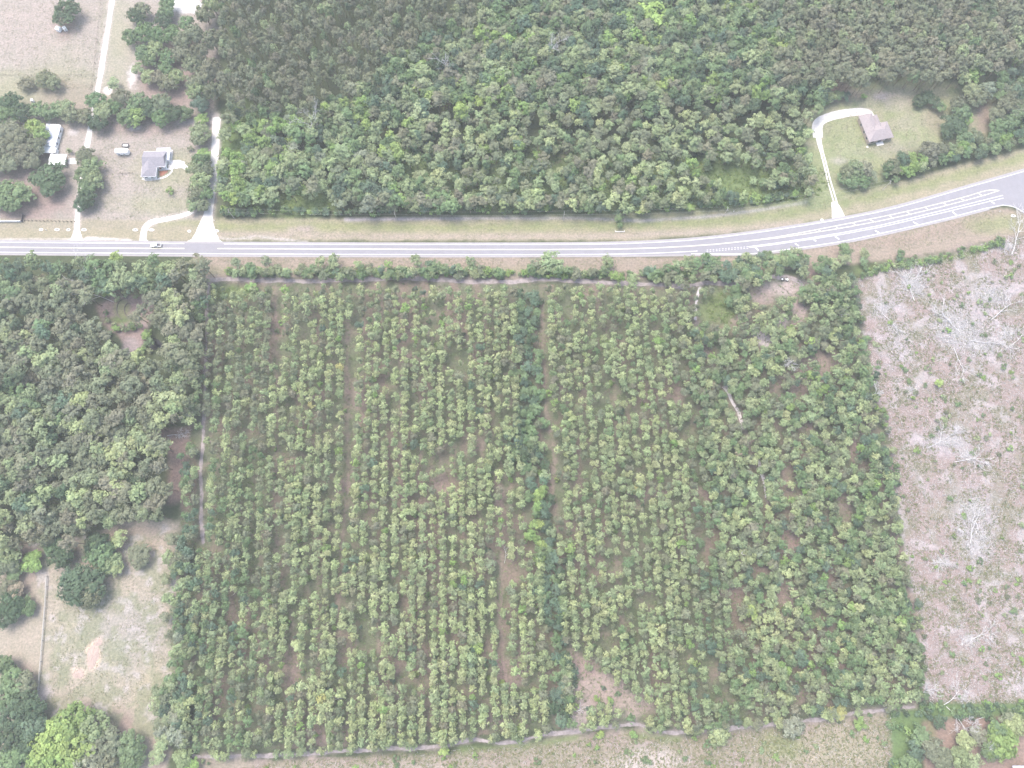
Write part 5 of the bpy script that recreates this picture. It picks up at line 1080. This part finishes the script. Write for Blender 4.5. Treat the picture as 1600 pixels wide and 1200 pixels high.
# ------------------------------------------------------------------ vehicles
def wheel_at(par, x, y, r_=.36, w_=.24):
    t_ = MB(); t_.rod((x, y-w_/2, r_), (x, y+w_/2, r_), r_, r_, 18); wo = t_.build('wheel', M_BLACK, par)
    h_ = MB(); h_.rod((x, y-w_/2-.01, r_), (x, y+w_/2+.01, r_), r_*.55, r_*.55, 12); h_.build('hub', M_CONC, wo)
M_CARW = pmat('white_car_paint', (0.82, 0.82, 0.82), .25, .5); M_HEAD = pmat('headlamp_glass', (.7, .7, .72), .1, .6); M_TAIL = pmat('tail_lamp', (.35, .02, .02), .3, .5)
x_, y_ = G(244.8, 384.2)
pk_ = empty('pickup_truck', (x_, y_, .06), math.radians(180))        # front faces -X (left in the photo)
def side(profile, y0, y1, m, name, mat, par, bev=.05):
    b = MB(); n = len(profile); v0 = [(px, y0, pz) for px, pz in profile]; v1 = [(px, y1, pz) for px, pz in profile]
    b.poly(v0); b.poly(v1[::-1])
    for i in range(n): j = (i+1) % n; b.poly([v0[i], v1[i], v1[j], v0[j]])
    return b.build(name, mat, par, bevel=bev)
side([(-2.75,.45),(-2.75,.95),(.2,1.05),(.75,1.05),(2.35,.98),(2.7,.85),(2.75,.45)], -.95, .95, 0, 'body', M_CARW, pk_)
side([(-.9,1.04),(-.75,1.78),(.35,1.8),(1.05,1.06)], -.82, .82, 0, 'cab', M_CARW, pk_)
b = MB(); b.poly([(1.08,-.7,1.1),(1.08,.7,1.1),(.44,.66,1.74),(.44,-.66,1.74)]); b.box(-.6,.45,-.835,-.815,1.15,1.62); b.box(-.6,.45,.815,.835,1.15,1.62); b.box(-.93,-.90,-.6,.6,1.15,1.6); b.build('cab_glass', M_GLASS, pk_)
b = MB(); b.box(-2.65,-.95,-.78,.78,1.0,1.03); b.build('truck_bed', M_DARKMETAL, pk_)
b = MB(); b.box(-2.75,-.93,-.95,-.8,.96,1.25); b.box(-2.75,-.93,.8,.95,.96,1.25); b.box(-2.75,-2.66,-.79,.79,.96,1.22); b.build('bed_sides', M_CARW, pk_)
for xx in (-1.75, 1.75):
    for yy in (-.86, .86): wheel_at(pk_, xx, yy)
for yy in (-.7, .7):
    b = MB(); b.box(2.7,2.78,yy-.17,yy+.17,.65,.85); b.build('headlight', M_HEAD, pk_)
    b = MB(); b.box(-2.79,-2.74,yy-.12,yy+.12,.7,.95); b.build('tail_light', M_TAIL, pk_)
tag(pk_, 'white pickup truck driving left on the highway', 'pickup truck')
x_, y_ = G(1225.5, 437.3)
bg_ = empty('off_road_buggy', (x_, y_, .04), math.radians(176))
b = MB(); b.box(-1.8, 1.7, -.62, .62, .45, .62); b.build('chassis', M_BLACK, bg_, bevel=.05)
b = MB(); b.poly([(1.0,-.5,.64),(1.75,-.35,.64),(1.75,.35,.64),(1.0,.5,.64),(1.0,.5,.95),(1.0,-.5,.95)][:4]); b.prism([(.9,-.5),(1.7,-.3),(1.7,.3),(.9,.5)], .63, .95); b.build('bonnet', M_WHITE, bg_)
b = MB(); b.box(-1.65,-.5,-.5,.5,.63,.8); b.build('cargo_bed', M_WHITE, bg_)
b = MB(); b.box(-.4,.1,-.5,-.05,.63,.8); b.box(-.4,.1,.05,.5,.63,.8); b.box(-.5,-.4,-.5,-.05,.8,1.2); b.box(-.5,-.4,.05,.5,.8,1.2); b.build('seat', M_CONC, bg_)
b = MB()
for yy in (-.58, .58): b.rod((.85,yy,.6),(.45,yy,1.8),.05,.05); b.rod((-.55,yy,.6),(-.5,yy,1.8),.05,.05); b.rod((.45,yy,1.8),(-.5,yy,1.8),.05,.05)
b.rod((.45,-.58,1.8),(.45,.58,1.8),.05,.05); b.rod((-.5,-.58,1.8),(-.5,.58,1.8),.05,.05); b.build('roll_cage', M_BLACK, bg_)
for xx in (-1.3, 1.25):
    for yy in (-.75, .75): wheel_at(bg_, xx, yy, .38, .3)
tag(bg_, 'small black and white buggy parked on the sandy clearing below the highway', 'buggy')

# ------------------------------------------------------------------ roadside things
def culvert(px, py, lab, w=1.0):
    x_, y_ = G(px, py); r_ = empty('culvert_end', (x_, y_, 0), 0)
    b = MB(); n = 20; a_, b2 = 1.15*w, .75
    O = [(a_*math.cos(2*math.pi*k/n), b2*math.sin(2*math.pi*k/n)) for k in range(n)]; I = [(x*.5, y*.42) for x, y in O]
    for k in range(n):
        j = (k+1) % n
        b.poly([(*O[k], .22), (*O[j], .22), (*I[j], .16), (*I[k], .16)]); b.poly([(*O[k], 0), (*O[j], 0), (*O[j], .22), (*O[k], .22)]); b.poly([(*I[j], .03), (*I[k], .03), (*I[k], .16), (*I[j], .16)])
    b.build('concrete_ring', M_CONC, r_)
    b = MB(); b.poly([(*p, .05) for p in I]); b.build('opening_shade', M_BLACK, r_)  # flat black disc painted in for the shade inside the pipe
    tag(r_, lab, 'culvert end', 'white concrete culvert ends along the ditch')
for (x, y, lab, w_) in [(64.5,359,'white culvert end farthest left in the roadside ditch',.9),(89.5,359,'white culvert end second from the left in the ditch',1.2),(107,359.2,'small white culvert end just left of the farm lane',.9),(131.5,359.2,'white culvert end just right of the farm lane',1.2),
                        (211.5,359.4,'white culvert end just left of the curved house driveway',1.2),(237,359.5,'white culvert end just right of the curved house driveway',1.3),(296,361.4,'white culvert end just left of the gravel lane mouth',.8),(338.5,361,'white culvert end just right of the gravel lane mouth',1.1),
                        (1284,344,'small white culvert end left of the yard drive',.7),(1583,337.5,'white culvert end beside the side road at right',1.1)]:
    culvert(x, y, lab, w_)
x_, y_ = G(968.5, 362.3); hd = MB(); hd.box(-2.3, 2.3, -.15, .15, 0, .5); hd.box(-2.5, -2.3, -.15, .8, 0, .45); hd.box(2.3, 2.5, -.15, .8, 0, .45)
tag(hd.build('headwall', M_CONC, None, (x_, y_, 0), bevel=.03), 'thin white concrete headwall below the drain bushes in the verge', 'headwall')
# utility poles with wires
def upole(px, py, hgt, lab):
    x_, y_ = G(px, py); r_ = empty('utility_pole', (x_, y_, 0), 0)
    b = MB(); b.rod((0,0,0), (0,0,hgt), .17, .11, 10); b.build('pole', M_POLE, r_)
    b = MB(); b.box(-.06, .06, -1.1, 1.1, hgt-.75, hgt-.6); b.build('crossarm', M_POLE, r_)
    for yy in (-1.0, 0, 1.0):
        b = MB(); z_ = hgt-.6 if yy else hgt; b.rod((0, yy, z_), (0, yy, z_+.22), .06, .04, 8); b.build('insulator', M_WHITE, r_)
    tag(r_, lab, 'utility pole', 'utility poles along the upper verge'); return (x_, y_, hgt)
PO = [upole(*a) for a in [(366,341,8.5,'utility pole at the forest corner just right of the gravel lane'),(620,344,8.5,'utility pole on the pale trail below the front pine row'),(880,344.5,8.5,'utility pole on the pale trail left of the verge drain'),(1130,338,8.5,'utility pole on the pale trail right of the verge drain'),(1379,297,8.5,'utility pole beside the right hedgerow above the highway')]]
wr = MB()
for a, b_ in zip(PO[:-1], PO[1:]):
    for yy in (-1.0, 1.0):
        prev = None
        for k in range(13):
            t = k/12; z_ = a[2]-.35 + (b_[2]-a[2])*t - 4*1.3*t*(1-t); p_ = (a[0]+(b_[0]-a[0])*t, a[1]+(b_[1]-a[1])*t+yy, z_)
            if prev: wr.rod(prev, p_, .013, .013, 4)
            prev = p_
tag(wr.build('overhead_wire', M_CONC), 'pair of thin pale wires strung between the verge utility poles', 'wires')
# small markers in the verges
for (x, y, lab) in [(73,360,'short white post in the ditch between the two leftmost culvert ends'),(1146,331,'short white post on the pale trail beside the utility pole'),(335,345,'short white post beside the gravel lane'),(1561,331,'short white post near the side road corner')]:
    x_, y_ = G(x, y); b = MB(); b.rod((0,0,0),(0,0,.95),.13,.11,10); b.rod((0,0,.95),(0,0,1.05),.14,.05,10); tag(b.build('marker_post', M_WHITE, None, (x_, y_, 0)), lab, 'marker post')
# fences
def fence(line, step, hgt, lab, name='post_fence', rails=2, r_=.09, mat=None, railr=.03):
    x_, y_ = G(*line[0]); root = empty(name, (x_, y_, 0)); prev = None; W = [G(*p) for p in line]
    rl = MB(); d = 0
    for a, b_ in zip(W[:-1], W[1:]):
        Ls = math.hypot(b_[0]-a[0], b_[1]-a[1]); n = max(1, round(Ls/step))
        for k in range(n + 1):
            p_ = (a[0]+(b_[0]-a[0])*k/n - x_, a[1]+(b_[1]-a[1])*k/n - y_)
            if prev and k == 0: continue
            b = MB(); b.rod((*p_, 0), (*p_, hgt), r_, r_*.85, 7); b.build('post', mat or M_POST, root)
            if prev:
                for q_ in range(rails):
                    z_ = hgt*(.45 + .45*q_); rl.rod((*prev, z_), (*p_, z_), railr, railr, 4)
            prev = p_
    rl.build('rails', mat or M_POST, root); tag(root, lab, 'fence')
fence([(39,345),(118,347)], 2.1, 1.3, 'row of dark fence posts between the entrance wall and farm lane', rails=1, r_=.2)
fence([(161,-10),(152,62),(147,118),(141,150)], 7, 1.3, 'thin dark fence left of the upper farm lane')
fence([(-10,118),(70,119),(147,118)], 7, 1.2, 'thin wire fence across the upper-left field')
fence([(75,900),(72,950),(68,1000),(64,1050),(59,1105)], 4, 1.4, 'weathered grey fence along the left side of the lower-left field', rails=2, r_=.16, mat=M_POLE, railr=.14)
fence([(186,272.5),(197,271.5),(208,270.5)], 2.2, 1.1, 'short wooden fence on the lawn left of the grey-roofed house', r_=.1, railr=.06)
fence([(275,985),(279,1010)], 4, 1.4, 'short dark fence between lower-left field and plantation')
x_, y_ = G(0, 346.8); b = MB(); b.box(-8, 11.2, -.14, .14, 0, 1.35); b.box(-8, 11.2, -.2, .2, 1.35, 1.45)
tag(b.build('entrance_wall', M_WHITE, None, (x_, y_, 0)), 'low white entrance wall at the left edge above the highway', 'wall')
x_, y_ = G(36, 347); gp = empty('gate', (x_, y_, 0)); b = MB(); b.box(-.06, .06, 0, 3.6, .2, 1.6); b.build('gate_leaf', M_DARKMETAL, gp)
for yy in (-.15, 3.75):
    b = MB(); b.box(-.18, .18, yy-.15, yy+.15, 0, 1.9); b.build('gate_post', M_DARKMETAL, gp)
tag(gp, 'dark open gate at the right end of the white entrance wall', 'gate')
# ring mound: dark raised rods stand in for the arcs of its ditch
def ditch_arc(cx, cy, rx, ry, a0, a1, lab):
    b = MB(); n = 26; prev = None
    for k in range(n+1):
        a = math.radians(a0 + (a1-a0)*k/n); p_ = (*G(cx + rx*math.cos(a), cy - ry*math.sin(a)), .16)
        if prev: b.rod(prev, p_, .26, .26, 6)
        prev = p_
    tag(b.build('ring_ditch_arc', M_POST), lab, 'edging', 'ditch lines of the ring mound')
ditch_arc(196, 483, 13.5, 17, 75, 250, 'outer dark curved ditch line of the ring mound in the left wood')
ditch_arc(201, 484, 6.5, 10, 60, 265, 'inner dark curved ditch line of the ring mound in the left wood')
# sand mounds in the lower-left field
for (x, y, a_, b_, h_, lab) in [(145,1026,3.0,5.6,.55,'longest orange sand mound in the lower-left field'),(123,1053,2.9,2.2,.4,'paler sand mound left below the long orange one'),(153,1004,2.2,1.9,.4,'small sand mound just above the long orange one')]:
    x_, y_ = G(x, y); n1, n2 = 10, 40; vs = [(0, 0, h_)]; fs_ = []
    for i in range(1, n1+1):
        for j in range(n2):
            an = 2*math.pi*j/n2; t = i/n1; wb = 1 + (.12*math.sin(3*an+x) + .09*math.sin(7*an+y) + .06*math.sin(13*an)) * t
            vs.append((a_*t*wb*math.cos(an), b_*t*wb*math.sin(an), h_*(math.cos(t*math.pi)*.5+.5)*(1+.1*math.sin(5*an)) - .02))
    fs_ = [(0, 1+j, 1+(j+1) % n2) for j in range(n2)] + [(1+(i-1)*n2+j, 1+i*n2+j, 1+i*n2+(j+1) % n2, 1+(i-1)*n2+(j+1) % n2) for i in range(1, n1) for j in range(n2)]
    me = bpy.data.meshes.new('sand_mound'); me.from_pydata(vs, [], fs_); me.materials.append(M_MOUND); me.update()
    tag(link('sand_mound', me, None, (x_, y_, 0)), lab, 'sand mound', 'sand mounds in the field')

# ------------------------------------------------------------------ haze
hz = MB(); hz.box(-4200, 4200, -4200, 4200, -1.0, H + 6)
hm = bpy.data.materials.new('haze'); hm.use_nodes = True; t = hm.node_tree; t.nodes.clear()
out = t.nodes.new('ShaderNodeOutputMaterial'); pv = t.nodes.new('ShaderNodeVolumePrincipled')
pv.inputs['Color'].default_value = (0.93, 0.95, 1.0, 1); pv.inputs['Density'].default_value = 0.00026; pv.inputs['Anisotropy'].default_value = 0.2
t.links.new(pv.outputs[0], out.inputs['Volume'])
tag(hz.build('haze', hm), kind='stuff')
print('OBJECTS', len(bpy.data.objects), 'TREES', len(TREES))
